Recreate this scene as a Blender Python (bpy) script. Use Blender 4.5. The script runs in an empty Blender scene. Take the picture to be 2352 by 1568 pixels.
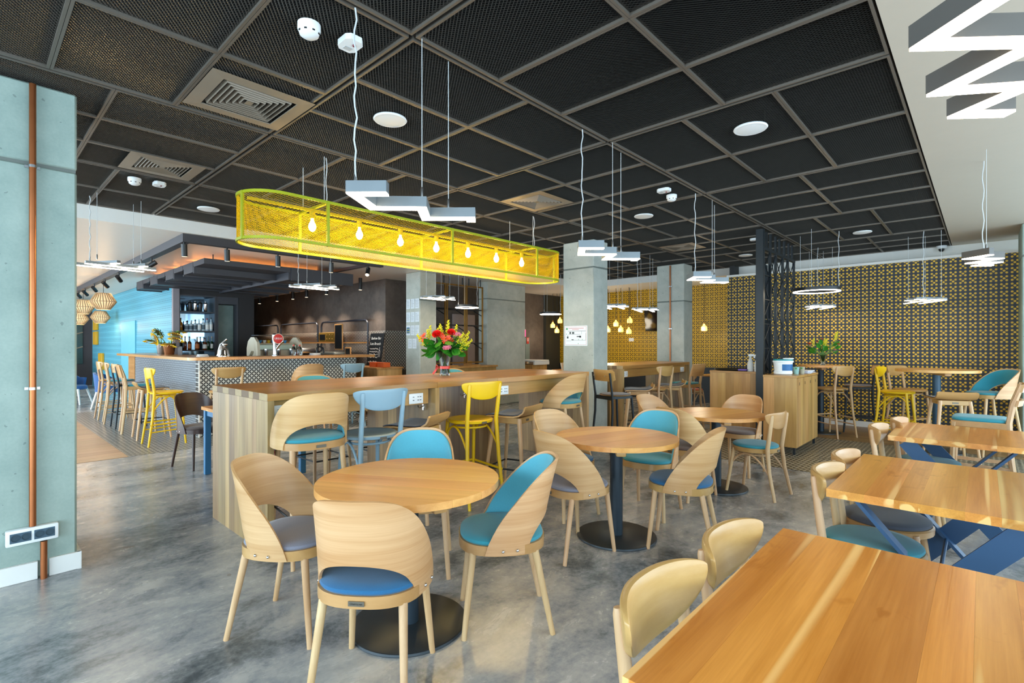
import bpy, bmesh, math, random
from mathutils import Vector, Matrix
random.seed(11)
sc = bpy.context.scene
COL = sc.collection
R = math.radians

# ------------------------------------------------------------------ camera
cam_d = bpy.data.cameras.new('camera')
cam = bpy.data.objects.new('camera', cam_d)
COL.objects.link(cam)
cam.location = (0, 0, 1.44)
cam.rotation_euler = (R(90), 0, math.atan2(1082, 1166))
cam_d.sensor_width = 36
cam_d.lens = 36 * 1166 / 2352
cam_d.shift_y = 6 / 2352
cam_d.clip_start = 0.05
cam_d.clip_end = 100
sc.camera = cam

# ------------------------------------------------------------------ daylight
w = bpy.data.worlds.new('sky')
sc.world = w
w.use_nodes = True
bg = w.node_tree.nodes['Background']
bg.inputs[0].default_value = (0.64, 0.85, 1.0, 1)
bg.inputs[1].default_value = 2.0
sc.view_settings.view_transform = 'Standard'
sc.view_settings.look = 'None'
sc.view_settings.exposure = 0.68
sc.view_settings.gamma = 1.0
sc.view_settings.use_curve_mapping = False
sc.cycles.max_bounces = 7
sc.cycles.diffuse_bounces = 4
sc.cycles.glossy_bounces = 4
sc.cycles.transmission_bounces = 6
sc.cycles.transparent_max_bounces = 7
sc.cycles.sample_clamp_indirect = 6
sc.cycles.caustics_reflective = False
sc.cycles.caustics_refractive = False

def area_light(name, loc, rot, sx, sy, power, col):
    d = bpy.data.lights.new(name, 'AREA')
    d.shape = 'RECTANGLE'; d.size = sx; d.size_y = sy; d.energy = power; d.color = col
    o = bpy.data.objects.new(name, d); COL.objects.link(o)
    o.location = loc; o.rotation_euler = rot
    return o
# daylight entering by the two glazed fronts (the street side and the terrace side)
area_light('daylight_street_front', (2.35, 3.2, 1.35), (0, R(90), 0), 2.3, 13, 180, (0.66, 0.86, 1.0))
area_light('daylight_terrace_front', (-5.5, -4.1, 1.4), (R(90), 0, 0), 14, 2.4, 420, (0.66, 0.86, 1.0))
area_light('daylight_lounge_front', (-17.5, -4.1, 1.55), (R(90), 0, 0), 9, 2.7, 280, (0.8, 0.91, 1.0))

# ------------------------------------------------------------------ materials
def lin(h):
    if not isinstance(h, str):
        return tuple(h)
    h = h.lstrip('#')
    c = [int(h[i:i+2], 16) / 255 for i in (0, 2, 4)]
    return tuple(x / 12.92 if x <= 0.04045 else ((x + 0.055) / 1.055) ** 2.4 for x in c)

class V:
    """tiny wrapper: arithmetic on node sockets"""
    def __init__(s, nt, sock): s.nt, s.s = nt, sock
    def op(s, o, b=None, c=None):
        n = s.nt.nodes.new('ShaderNodeMath'); n.operation = o
        for i, v in enumerate((s, b, c)):
            if v is None: continue
            if isinstance(v, V): s.nt.links.new(v.s, n.inputs[i])
            else: n.inputs[i].default_value = v
        return V(s.nt, n.outputs[0])
    def __add__(s, b): return s.op('ADD', b)
    def __sub__(s, b): return s.op('SUBTRACT', b)
    def __mul__(s, b): return s.op('MULTIPLY', b)
    def __truediv__(s, b): return s.op('DIVIDE', b)
    def fr(s): return s.op('FRACT')
    def ab(s): return s.op('ABSOLUTE')
    def lt(s, b): return s.op('LESS_THAN', b)
    def gt(s, b): return s.op('GREATER_THAN', b)
    def mx(s, b): return s.op('MAXIMUM', b)
    def mn(s, b): return s.op('MINIMUM', b)

MATS = {}
def new_mat(name):
    m = bpy.data.materials.new(name); m.use_nodes = True
    nt = m.node_tree
    return m, nt, nt.nodes['Principled BSDF']

def mixc(nt, fac, a, b):
    n = nt.nodes.new('ShaderNodeMix'); n.data_type = 'RGBA'
    if isinstance(fac, V): nt.links.new(fac.s, n.inputs[0])
    elif hasattr(fac, 'is_linked'): nt.links.new(fac, n.inputs[0])
    else: n.inputs[0].default_value = fac
    for i, c in ((6, a), (7, b)):
        if hasattr(c, 'is_linked'): nt.links.new(c, n.inputs[i])
        else: n.inputs[i].default_value = (*lin(c), 1)
    return n.outputs[2]

def noise(nt, vec, scale, detail=3, rough=.55, dist=0):
    n = nt.nodes.new('ShaderNodeTexNoise')
    n.inputs['Scale'].default_value = scale; n.inputs['Detail'].default_value = detail
    n.inputs['Roughness'].default_value = rough; n.inputs['Distortion'].default_value = dist
    if vec is not None: nt.links.new(vec, n.inputs['Vector'])
    return n.outputs[0]

def objco(nt): return nt.nodes.new('ShaderNodeTexCoord').outputs['Object']

def ramp(nt, fac, stops):
    n = nt.nodes.new('ShaderNodeValToRGB')
    e = n.color_ramp.elements
    while len(e) < len(stops): e.new(0.5)
    for k, (p, c) in zip(e, stops):
        k.position = p; k.color = (*lin(c), 1)
    nt.links.new(fac, n.inputs[0])
    return n.outputs[0]

def bump(nt, b, h, strength, dist=.01):
    n = nt.nodes.new('ShaderNodeBump')
    n.inputs['Strength'].default_value = strength; n.inputs['Distance'].default_value = dist
    nt.links.new(h, n.inputs['Height']); nt.links.new(n.outputs[0], b.inputs['Normal'])

def plain(name, col, rough=.5, metal=0, var=.08, vs=9, bmp=0, bs=120, emit=None, es=0, trans=0, ior=1.45, coat=0, spec=.5):
    if name in MATS: return MATS[name]
    m, nt, b = new_mat(name)
    c = lin(col)
    v = objco(nt)
    nz = noise(nt, v, vs)
    d = tuple(min(1, x * (1 - var)) for x in c); l = tuple(min(1, x * (1 + var)) for x in c)
    nt.links.new(mixc(nt, nz, d, l), b.inputs['Base Color'])
    b.inputs['Roughness'].default_value = rough; b.inputs['Metallic'].default_value = metal
    b.inputs['Specular IOR Level'].default_value = spec
    b.inputs['Coat Weight'].default_value = coat
    if bmp: bump(nt, b, noise(nt, v, bs, 4), bmp, .004)
    if trans:
        b.inputs['Transmission Weight'].default_value = trans; b.inputs['IOR'].default_value = ior
    if emit:
        b.inputs['Emission Color'].default_value = (*lin(emit), 1); b.inputs['Emission Strength'].default_value = es
    MATS[name] = m
    return m

def wood(name, dark, light, axis='x', across=16., along=1.1, rough=.42, vary=.3, fine=.35, uv=False, sap=None, spec=.5):
    """grain runs along local AXIS; every object gets its own cut of the timber"""
    if name in MATS: return MATS[name]
    m, nt, b = new_mat(name)
    oi = nt.nodes.new('ShaderNodeObjectInfo')
    rnd = V(nt, oi.outputs['Random'])
    cmb = nt.nodes.new('ShaderNodeCombineXYZ')
    for i, k in enumerate((31., 17., 23.)): nt.links.new((rnd * k).s, cmb.inputs[i])
    add = nt.nodes.new('ShaderNodeVectorMath'); add.operation = 'ADD'
    nt.links.new(nt.nodes.new('ShaderNodeTexCoord').outputs['UV'] if uv else objco(nt), add.inputs[0]); nt.links.new(cmb.outputs[0], add.inputs[1])
    def mp(a, c):
        n = nt.nodes.new('ShaderNodeMapping')
        s = [c, c, c]; s['xyz'.index(axis)] = a
        n.inputs['Scale'].default_value = s
        nt.links.new(add.outputs[0], n.inputs['Vector']); return n.outputs[0]
    g1 = noise(nt, mp(along, across), 1.0, 5, .6, .25)
    g2 = noise(nt, mp(along * 3, across * 9), 1.0, 3, .6, .2)
    g3 = noise(nt, mp(along * .6, across * .28), 1.0, 2, .5, .7)
    f = V(nt, g1) * .55 + V(nt, g2) * fine * .6 + V(nt, g3) * .45 - .15
    mid = tuple((a + c) / 2 for a, c in zip(lin(dark), lin(light)))
    col = ramp(nt, f.s, [(.28, dark), (.5, mid), (.72, light)])
    if sap:
        sn = V(nt, noise(nt, mp(along * .35, across * .8), 1.0, 1, .4, .5))
        kn = V(nt, noise(nt, mp(along * 2.2, across * .3), 1.0, 3, .6, 2.0))
        col = mixc(nt, ((kn - .6) * 9).mx(0).mn(.55), col, dark)
        col = mixc(nt, ((sn - .6) * 14).mx(0).mn(.75), col, sap)
    hsv = nt.nodes.new('ShaderNodeHueSaturation')
    nt.links.new((rnd * vary + (1 - vary / 2)).s, hsv.inputs['Value'])
    nt.links.new(((rnd * 7.3).fr() * .014 + .493).s, hsv.inputs['Hue'])
    nt.links.new(col, hsv.inputs['Color'])
    nt.links.new(hsv.outputs[0], b.inputs['Base Color'])
    b.inputs['Roughness'].default_value = rough
    b.inputs['Specular IOR Level'].default_value = spec
    bump(nt, b, g2, .12, .002)
    MATS[name] = m
    return m

def fabric(name, col, rough=.85):
    if name in MATS: return MATS[name]
    m, nt, b = new_mat(name)
    v = objco(nt); c = lin(col)
    nz = V(nt, noise(nt, v, 260, 4)) * .7 + V(nt, noise(nt, v, 5, 2)) * .3
    nt.links.new(mixc(nt, nz, tuple(x * .72 for x in c), tuple(min(1, x * 1.25) for x in c)), b.inputs['Base Color'])
    b.inputs['Roughness'].default_value = rough
    b.inputs['Sheen Weight'].default_value = .25
    bump(nt, b, noise(nt, v, 500, 3), .25, .002)
    MATS[name] = m
    return m

def sep(nt):
    s = nt.nodes.new('ShaderNodeSeparateXYZ'); nt.links.new(objco(nt), s.inputs[0])
    return {k: V(nt, s.outputs[i]) for i, k in enumerate('xyz')}

def dots(name, ground, dot, u, v, d=.0578, r=.27, rough=.55, ring=None):
    m, nt, b = new_mat(name)
    s = sep(nt); U = s[u] / d; W = s[v] / d
    fu = U.fr() - .5; fv = W.fr() - .5
    r1 = fu * fu + fv * fv
    gu = ((U / 2 + .5).fr() - .5) * 2; gv = ((W / 2 + .5).fr() - .5) * 2
    r2 = gu * gu + gv * gv
    rr = r1.mn(r2)
    base = noise(nt, objco(nt), 2.5, 3)
    g = lin(ground)
    gcol = mixc(nt, base, tuple(x * .85 for x in g), tuple(min(1, x * 1.15) for x in g))
    col = mixc(nt, rr.lt(r * r), gcol, dot)
    if ring: col = mixc(nt, rr.lt((r * .45) ** 2), col, ring)
    nt.links.new(col, b.inputs['Base Color']); b.inputs['Roughness'].default_value = rough
    MATS[name] = m
    return m

def petals(name, ground, petal, u, v, s=.05, k=.47, rough=.35, seam=0):
    m, nt, b = new_mat(name)
    c = sep(nt); q = s * math.sqrt(2)
    p1 = ((c[u] + c[v]) / q).fr(); p2 = ((c[u] - c[v]) / q).fr()
    ax = (p1 - .5).ab(); ay = (p2 - .5).ab()
    one = ax * -1 + 1; ony = ay * -1 + 1
    a = (one * one + ay * ay).lt(k); e = (ony * ony + ax * ax).lt(k)
    g = lin(ground)
    gcol = mixc(nt, noise(nt, objco(nt), 6, 3), tuple(x * .88 for x in g), g)
    col = mixc(nt, a.mx(e), gcol, petal)
    if seam:
        su = (c[u] / seam).fr(); sv = (c[v] / seam).fr()
        col = mixc(nt, su.lt(.012).mx(sv.lt(.012)), col, (.25, .24, .22))
    nt.links.new(col, b.inputs['Base Color']); b.inputs['Roughness'].default_value = rough
    MATS[name] = m
    return m

def perforated(name, ground, hole, u, v):
    m, nt, b = new_mat(name)
    c = sep(nt); P = .165
    row = (c[v] / P).fr()
    def rowdots(centre, hw, pitch, rad):
        inrow = (row - centre).ab().lt(hw)
        return inrow.mn((((c[u] / pitch).fr()) - .5).ab().lt(rad))
    k = rowdots(.25, .035, .034, .27).mx(rowdots(.5, .075, .075, .2)).mx(rowdots(.75, .035, .034, .27))
    nt.links.new(mixc(nt, k, ground, hole), b.inputs['Base Color']); b.inputs['Roughness'].default_value = .45
    MATS[name] = m
    return m

def concrete(name, dark, light, rough=.75, scale=1.3):
    if name in MATS: return MATS[name]
    m, nt, b = new_mat(name)
    v = objco(nt)
    f = V(nt, noise(nt, v, scale, 6, .6, .4)) * .6 + V(nt, noise(nt, v, scale * 7, 4, .6)) * .25 + V(nt, noise(nt, v, 60, 3)) * .15
    col = ramp(nt, f.s, [(.36, dark), (.62, light)])
    pit = V(nt, noise(nt, v, 24, 2, .4)).gt(.73)
    nt.links.new(mixc(nt, pit * .5, col, tuple(x * .45 for x in lin(dark))), b.inputs['Base Color'])
    b.inputs['Roughness'].default_value = rough
    bump(nt, b, noise(nt, v, 14, 5), .12, .01)
    MATS[name] = m
    return m

def polished_floor(name):
    m, nt, b = new_mat(name)
    v = objco(nt)
    mp = nt.nodes.new('ShaderNodeMapping'); mp.inputs['Scale'].default_value = (1.0, .62, 1); mp.inputs['Rotation'].default_value = (0, 0, .5)
    nt.links.new(v, mp.inputs['Vector'])
    big = noise(nt, mp.outputs[0], 1.15, 8, .68, .5)
    med = noise(nt, mp.outputs[0], 4.2, 8, .72, .35)
    fine = noise(nt, v, 34, 5, .65)
    f = V(nt, big) * .5 + V(nt, med) * .38 + V(nt, fine) * .12
    col = ramp(nt, f.s, [(.39, '#464d52'), (.445, '#6f7477'), (.495, '#95979a'), (.55, '#b0aeab'), (.63, '#c8c5bf')])
    spots = V(nt, noise(nt, v, 3.1, 2, .4)).gt(.755)
    nt.links.new(mixc(nt, spots * .55, col, '#6a5a50'), b.inputs['Base Color'])
    nt.links.new((V(nt, med) * .3 + .1).s, b.inputs['Roughness'])
    b.inputs['Specular IOR Level'].default_value = .6
    bump(nt, b, fine, .03, .002)
    MATS[name] = m
    return m

OAK = wood('oak_ply', '#b68550', '#e0b788', 'x', 24, 1.0, .42, .12, .35, uv=True)
OAKV = wood('oak_solid', '#bd9264', '#dfbd92', 'z', 26, 1.6, .42, .1, .3)
OAKR = wood('oak_rail', '#b3874f', '#d3a972', 'x', 12, 1.2, .3, .06, .1)
TOPY = wood('oak_top', '#b06a1c', '#e6a04a', 'y', 15, 1.0, .3, .36, .4, sap='#f0c47c')
TOPR = wood('oak_round_top', '#c88640', '#eeb46a', 'x', 20, 1.1, .3, .22, .35)
STAVE = wood('oak_stave', '#876338', '#d2b07a', 'z', 13, .9, .42, .6, .3)
LTOP = wood('oak_bar_top', '#9c6a30', '#d5a25c', 'y', 20, .8, .3, .3, .4)
RAILY = wood('oak_apron', '#a8793c', '#c99c5c', 'y', 18, 1.2, .42, .15, .4)
CABW = wood('oak_cabinet', '#a1743c', '#d8ad6e', 'z', 10, .9, .4, .5, .3)
CTOP = wood('counter_wood', '#a97438', '#d7a465', 'x', 14, .9, .3, .2, .35)
BLACKM = plain('blackened_steel', '#22282c', .45, .3)
DBLUE = plain('blue_steel', '#2b4d70', .45, .0, .06)
NAVY = plain('navy_pole', '#26333d', .4, .2)
WHITE = plain('white_paint', '#e9e7e2', .6, 0, .03)
WPLASTIC = plain('white_plastic', '#eceeee', .4, 0, .02)
GRAPH = plain('graphite_lamp', '#7c8489', .4, .3)
GREYP = plain('grey_blue_paint', '#89a6b5', .4, 0, .05)
YELP = plain('yellow_paint', '#e8bb0c', .38, 0, .05)
REDP = plain('red_paint', '#a8202e', .4, 0, .05)
TEAL = fabric('teal_fabric', '#2b8a9a')
SKY = fabric('pale_teal_fabric', '#55a9bd')
BLUE = fabric('blue_fabric', '#175c88')
GREYF = fabric('grey_fabric', '#7d7d8a')
DGREY = fabric('charcoal_fabric', '#474a55')
BROWNF = fabric('brown_fabric', '#5d4c46')
ORANGEF = fabric('orange_fabric', '#c6531f')
CHROME = plain('chrome', '#d5d5d6', .12, 1, .02)
STEEL = plain('brushed_steel', '#b9bcbe', .3, 1, .03)
CABLE = plain('cable_grey', '#c4c6c6', .5)
BLACKP = plain('black_plastic', '#17191b', .4)
LEDW = plain('lamp_diffuser', '#fff6e8', .5, emit='#ffeccb', es=15)
GLASS = plain('clear_glass', '#f4fbff', .02, 0, 0, trans=1, ior=1.3)
BRASS = plain('brass_frame', '#8f6c34', .4, .7)

# ------------------------------------------------------------------ mesh helpers
def mesh(name, bm, mat, smooth=True, ang=38):
    me = bpy.data.meshes.new(name)
    bm.normal_update()
    if smooth:
        for f in bm.faces: f.smooth = True
        lim = R(ang)
        for e in bm.edges:
            e.smooth = e.is_manifold and e.calc_face_angle(0) < lim
    bm.to_mesh(me); bm.free()
    if isinstance(mat, (list, tuple)):
        for k in mat: me.materials.append(k)
    else: me.materials.append(mat)
    return me

def link(name, me, parent=None, loc=(0, 0, 0), rz=0, scale=None):
    o = bpy.data.objects.new(name, me); COL.objects.link(o)
    o.location = loc; o.rotation_euler = (0, 0, rz)
    if scale: o.scale = scale
    if parent: o.parent = parent
    return o

def obj(name, bm, mat, parent=None, loc=(0, 0, 0), rz=0, smooth=True):
    return link(name, mesh(name, bm, mat, smooth), parent, loc, rz)

def thing(name, label, cat, loc=(0, 0, 0), rz=0, group=None):
    o = bpy.data.objects.new(name, None); COL.objects.link(o)
    o.empty_display_size = .1
    o.location = loc; o.rotation_euler = (0, 0, rz)
    return tag(o, label, cat, group)

def tag(o, label, cat, group=None):
    o['label'] = label; o['category'] = cat
    if group: o['group'] = group
    return o

def struct(o, label=None):
    o['kind'] = 'structure'
    if label: o['label'] = label
    return o

def dup(root, loc, rz, label, group=None):
    def cp(o, par):
        c = o.copy(); COL.objects.link(c); c.parent = par
        for ch in o.children: cp(ch, c)
        return c
    r = cp(root, None)
    r.location = loc; r.rotation_euler = (0, 0, rz); r['label'] = label
    if group: r['group'] = group
    return r

def B(): return bmesh.new()

def box(bm, x0, x1, y0, y1, z0, z1, bev=0, seg=1):
    t = bmesh.new()
    bmesh.ops.create_cube(t, size=1)
    for v in t.verts:
        v.co = Vector(((x0 + x1) / 2 + v.co.x * (x1 - x0), (y0 + y1) / 2 + v.co.y * (y1 - y0), (z0 + z1) / 2 + v.co.z * (z1 - z0)))
    if bev: bmesh.ops.bevel(t, geom=t.edges[:], offset=bev, segments=seg, affect='EDGES', profile=.5)
    merge(bm, t)
    return bm

def merge(bm, t, mtx=None):
    if mtx: bmesh.ops.transform(t, matrix=mtx, verts=t.verts[:])
    me = bpy.data.meshes.new('tmp'); t.to_mesh(me); t.free(); bm.from_mesh(me); bpy.data.meshes.remove(me)

def bxo(name, x0, x1, y0, y1, z0, z1, mat, parent=None, bev=0):
    """a box with its origin at its own centre, so that the timber grain is its own"""
    c = ((x0 + x1) / 2, (y0 + y1) / 2, (z0 + z1) / 2)
    bm = box(B(), x0 - c[0], x1 - c[0], y0 - c[1], y1 - c[1], z0 - c[2], z1 - c[2], bev)
    return obj(name, bm, mat, parent, c)

def tube(bm, pts, r, n=8, closed=False, caps=True, flat=1.0):
    pts = [Vector(p) for p in pts]
    m = len(pts)
    rs = r if isinstance(r, (list, tuple)) else [r] * m
    rings = []; up = None
    for i, p in enumerate(pts):
        a = pts[(i - 1) % m] if (closed or i > 0) else p
        b = pts[(i + 1) % m] if (closed or i < m - 1) else p
        t = (b - a).normalized()
        if up is None:
            up = t.orthogonal().normalized() if abs(t.z) > .9 else Vector((0, 0, 1))
        s = t.cross(up)
        if s.length < 1e-4: s = t.orthogonal()
        s.normalize(); up = s.cross(t).normalized()
        rings.append([bm.verts.new(p + (s * math.cos(2 * math.pi * k / n) + up * flat * math.sin(2 * math.pi * k / n)) * rs[i]) for k in range(n)])
    for i in range(m if closed else m - 1):
        A, C = rings[i], rings[(i + 1) % m]
        for k in range(n):
            bm.faces.new((A[k], A[(k + 1) % n], C[(k + 1) % n], C[k]))
    if caps and not closed:
        bm.faces.new(rings[0][::-1]); bm.faces.new(rings[-1])
    return bm

def arc(p0, p1, p2, n=10):
    p0, p1, p2 = map(Vector, (p0, p1, p2))
    return [p0 * (1 - t) ** 2 + p1 * 2 * t * (1 - t) + p2 * t * t for t in [i / n for i in range(n + 1)]]

def lathe(bm, prof, n=24, c=(0, 0, 0), cap=True):
    rings = []
    for r, z in prof:
        if r < 1e-5: rings.append([bm.verts.new((c[0], c[1], c[2] + z))])
        else: rings.append([bm.verts.new((c[0] + r * math.cos(2 * math.pi * k / n), c[1] + r * math.sin(2 * math.pi * k / n), c[2] + z)) for k in range(n)])
    for A, C in zip(rings, rings[1:]):
        for k in range(n):
            q = [A[k % len(A)], A[(k + 1) % n % len(A)], C[(k + 1) % n % len(C)], C[k % len(C)]]
            u = []
            for v in q:
                if v not in u: u.append(v)
            if len(u) > 2: bm.faces.new(u)
    if cap:
        if len(rings[0]) > 2: bm.faces.new(rings[0][::-1])
        if len(rings[-1]) > 2: bm.faces.new(rings[-1])
    return bm

def grid(bm, pts, closed=False):
    vs = [[bm.verts.new(p) for p in row] for row in pts]
    for a, b in zip(vs, vs[1:]):
        for j in range(len(a) - 1):
            bm.faces.new((a[j], a[j + 1], b[j + 1], b[j]))
    return vs

def slab(bm, poly, z0, z1):
    """extruded outline (list of xy)"""
    lo = [bm.verts.new((x, y, z0)) for x, y in poly]; hi = [bm.verts.new((x, y, z1)) for x, y in poly]
    n = len(poly)
    bm.faces.new(lo[::-1]); bm.faces.new(hi)
    for k in range(n): bm.faces.new((lo[k], lo[(k + 1) % n], hi[(k + 1) % n], hi[k]))
    return bm

def ball(bm, c, r, u=10, v=7, sz=1.0):
    return lathe(bm, [(r * math.sin(math.pi * i / v), -r * sz * math.cos(math.pi * i / v)) for i in range(v + 1)], u, c)

def text(name, s, size, mat, parent, loc, rot, ext=.0015, align='CENTER'):
    cu = bpy.data.curves.new(name, 'FONT'); cu.body = s; cu.size = size; cu.extrude = ext; cu.align_x = align
    cu.materials.append(mat); cu.resolution_u = 2
    tmp = bpy.data.objects.new('tmp_text', cu); COL.objects.link(tmp)
    me = bpy.data.meshes.new_from_object(tmp.evaluated_get(bpy.context.evaluated_depsgraph_get()))
    bpy.data.objects.remove(tmp); me.name = name
    if not me.materials: me.materials.append(mat)
    o = bpy.data.objects.new(name, me); COL.objects.link(o); o.location = loc; o.rotation_euler = rot
    if parent: o.parent = parent
    return o

def face(fx, fy): return math.atan2(-fx, fy)
# ================================================================== THE SETTING
PLASTER = concrete('brown_plaster', '#4a423d', '#6b5f57', .8, 1.6)
DARKP = plain('dark_olive_paint', '#35342c', .7)
CONC = concrete('grey_concrete', '#a0a59c', '#c3c5bb', .78, 1.1)
CONCL = concrete('pale_concrete', '#889b93', '#a9b8ae', .78, .9)
MESHM = plain('mesh_metal', '#77726b', .3, .45, .1)
TBAR = plain('ceiling_frame_metal', '#6d655c', .42, .4, .05)
VOID = plain('plenum_black', '#0c0d0e', .9)
DARKM = plain('dark_lacquer', '#3a3a40', .5, .1)
GLOSSD = plain('dark_wall_board', '#1b1d20', .5)

floor = struct(obj('floor', box(B(), -24, 2.6, -4.4, 13.4, -.06, 0), polished_floor('polished_concrete')))
struct(obj('floor_tile_bar', box(B(), -13.9, -8.0, 1.42, 6.4, -.01, .003), petals('floor_petal_tile', '#b9b6ae', '#23272b', 'x', 'y', .07, .5, .3, .4)))
struct(obj('floor_tile_back', box(B(), -3.4, 2.4, 6.45, 8.95, -.01, .003), petals('floor_petal_tile_warm', '#b4a88f', '#25221e', 'x', 'y', .07, .5, .35, .4)))
PLANKF = wood('floor_plank_pale', '#a98462', '#cfae8e', 'y', 12, 1.0, .35, .14, .3)
PLANKB = wood('floor_plank_oak', '#6f5434', '#a8855a', 'x', 12, 1.0, .35, .3, .35)
f = struct(obj('floor_wood_lounge', box(B(), -23.6, -8.0, -4.2, 1.42, -.01, .001), PLANKF))
me = mesh('plank', box(B(), -.098, .098, -.73, .73, -.001, .004), PLANKF)
for i in range(34):
    for j in range(2):
        link('plank', me, f, (-8.1 - .2 * i, .69 - 1.47 * j + (.0 if i % 2 else -.0), 0))
f2 = struct(obj('floor_wood_back', box(B(), -3.4, .9, 8.95, 10.62, -.01, .001), PLANKB))
me = mesh('plank', box(B(), -.6, .6, -.068, .068, -.001, .004), PLANKB)
for i in range(12):
    for j in range(4):
        link('plank', me, f2, (-2.75 + 1.21 * j - (.6 if i % 2 else .15), 9.03 + .14 * i, 0))

# walls
struct(obj('wall_back', box(B(), -3.84, .5, 10.62, 10.74, 0, 2.82), dots('dotted_paper_dark', '#2d2d33', '#e9bb30', 'x', 'z', .0578, .265, .5)))
struct(obj('baseboard_back', box(B(), -3.84, .5, 10.6, 10.62, 0, .1, .003), WHITE))
struct(obj('wall_back_upper', box(B(), -3.84, 2.5, 11.0, 11.1, 2.5, 3.5), WHITE))
struct(obj('trim_1', box(B(), -3.84, .5, 10.58, 10.66, 2.8, 2.84), WHITE))
struct(obj('wall_niche_side', box(B(), -3.84, -3.74, 10.745, 12.4, 0, 3.05), GLOSSD))
struct(obj('wall_niche', box(B(), -10.4, -3.84, 12.4, 12.5, .87, 2.9), dots('dotted_paper_yellow', '#c49c0f', '#191208', 'x', 'z', .0578, .25, .5)))
struct(obj('wall_niche_lower', box(B(), -10.4, -3.84, 12.38, 12.5, 0, .87), GLOSSD))
struct(obj('ceiling_niche', box(B(), -7.6, -3.84, 11.0, 12.5, 2.9, 3.5), WHITE))
struct(obj('wall_corridor', box(B(), -9.75, -9.6, 9.6, 11.72, 0, 2.9), PLASTER))
struct(obj('wall_corridor_end', box(B(), -9.75, -9.5, 11.72, 12.4, 0, 2.9), DARKP))
struct(obj('wall_kitchen', box(B(), -18.2, -9.8, 6.4, 6.55, 0, 2.9), PLASTER))
struct(obj('wall_kitchen_side', box(B(), -9.95, -9.8, 6.55, 9.6, 0, 2.9), PLASTER))
struct(obj('wall_kitchen_tiles', box(B(), -18.2, -9.79, 6.37, 6.4, .85, 1.74), petals('kitchen_petal_tile', '#c9c2b8', '#211e1d', 'x', 'z', .05, .5)))
struct(obj('wall_kitchen_side_tiles', box(B(), -9.8, -9.77, 6.37, 7.3, .85, 1.74), petals('kitchen_side_petal_tile', '#c9c6be', '#1d1d1e', 'y', 'z', .05, .5)))
struct(obj('wall_kitchen_end', box(B(), -18.3, -18.2, 3.1, 6.5, 0, 2.9), DARKP))
bw = struct(obj('wall_lounge', box(B(), -22.6, -12.56, 3.0, 3.1, 0, 2.9), perforated('perforated_blue_panel', '#5dacc4', '#22657f', 'x', 'z')))
obj('pier', box(B(), -12.56, -12.46, 2.97, 3.09, 0, 2.62, .004), plain('mauve_pier', '#8d8488', .6), bw)
obj('door_panel', box(B(), -17.7, -16.0, 2.975, 3.0, 0, 2.05, .004), plain('blue_door', '#62b2c8', .6), bw)
for x, z0, z1 in ((-21.7, 1.42, 1.86), (-21.7, 1.9, 2.3), (-20.7, .62, 1.15)):
    obj('niche_box', box(B(), x - .32, x + .32, 2.93, 2.999, z0, z1, .01), plain('mustard_box', '#d0a01c', .5), bw)
struct(obj('wall_lounge_end', box(B(), -23.2, -23.1, -4.2, 3.1, 0, 2.9), plain('lounge_end', '#3f3a3c', .7)))
lw = struct(thing('window_1', 'dark window with slanting bars at the far end', 'window'), None)
del lw['category']
lw.location = (-23.08, 1.9, 0)
obj('pane', box(B(), 0, .02, -.8, .9, .75, 2.3), plain('dark_pane', '#24403f', .15), lw)
for k in range(3):
    obj('bar', tube(B(), [(.04, -.8, .8 + .5 * k), (.04, .9, 1.35 + .5 * k)], .02, 6), plain('bronze_bar', '#8d7d67', .5), lw)
struct(obj('wall_core', box(B(), -18.2, -12.9, 3.1, 4.6, 0, 2.9), DARKP))
struct(obj('wall_core_front', box(B(), -12.9, -12.5, 4.27, 4.6, 0, 2.9), plain('core_black', '#221f20', .6)))
struct(obj('trim_2', box(B(), -12.9, -12.5, 3.1, 4.27, 2.5, 2.9), plain('core_black', '#221f20', .6)))
d = struct(thing('door_1', 'open grey doorway beside the bottle shelves', 'door')); del d['category']
d.location = (-12.72, 4.04, 0)
obj('door_leaf', box(B(), -.1, -.05, -.2, .2, 0, 2.33), concrete('door_grey_green', '#6c7f7a', '#8b9a93', .6, 1.2), d)
obj('frame', box(B(), 0, .2, -.235, -.19, 0, 2.5), DARKM, d)
obj('frame', box(B(), 0, .2, .19, .225, 0, 2.5), DARKM, d)
obj('lintel', box(B(), 0, .2, -.19, .19, 2.34, 2.5), DARKM, d)

# columns
def column(x0, x1, y0, y1, ztop, mat, label, joint=2.62):
    t = thing('concrete_column', label, 'column', ((x0 + x1) / 2, (y0 + y1) / 2, 0)); t['kind'] = 'structure'; del t['category']
    hx, hy = (x1 - x0) / 2, (y1 - y0) / 2
    obj('shaft', box(B(), -hx, hx, -hy, hy, 0, joint - .006, .012), mat, t)
    obj('shaft_joint', box(B(), -hx + .006, hx - .006, -hy + .006, hy - .006, joint - .01, joint + .01), plain('joint_grey', '#6f756f', .9), t)
    obj('shaft_head', box(B(), -hx, hx, -hy, hy, joint + .006, ztop, .012), mat, t)
    return t
lc = column(-4.87, -4.27, -.45, .49, 3.04, CONCL, 'broad pale concrete column carrying a copper pipe', 2.545)
column(-4.92, -4.34, 6.5, 6.9, 3.04, CONC, 'concrete column with the evacuation plan on it', 2.62)
c2 = column(-4.92, -4.34, 9.68, 10.08, 3.04, CONC, 'concrete column with a thin copper pipe in front of the yellow wall', 2.3)
column(-8.75, -8.27, 6.2, 6.62, 2.9, CONC, 'concrete column with rows of paper notices', 2.33)
column(-8.75, -8.45, 8.26, 9.6, 2.9, CONC, 'wide concrete column beside the hanging brass frames', 2.5)
column(.38, .95, 9.6, 10.55, 3.05, CONCL, 'pale concrete column at the end of the dotted wall')
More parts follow.
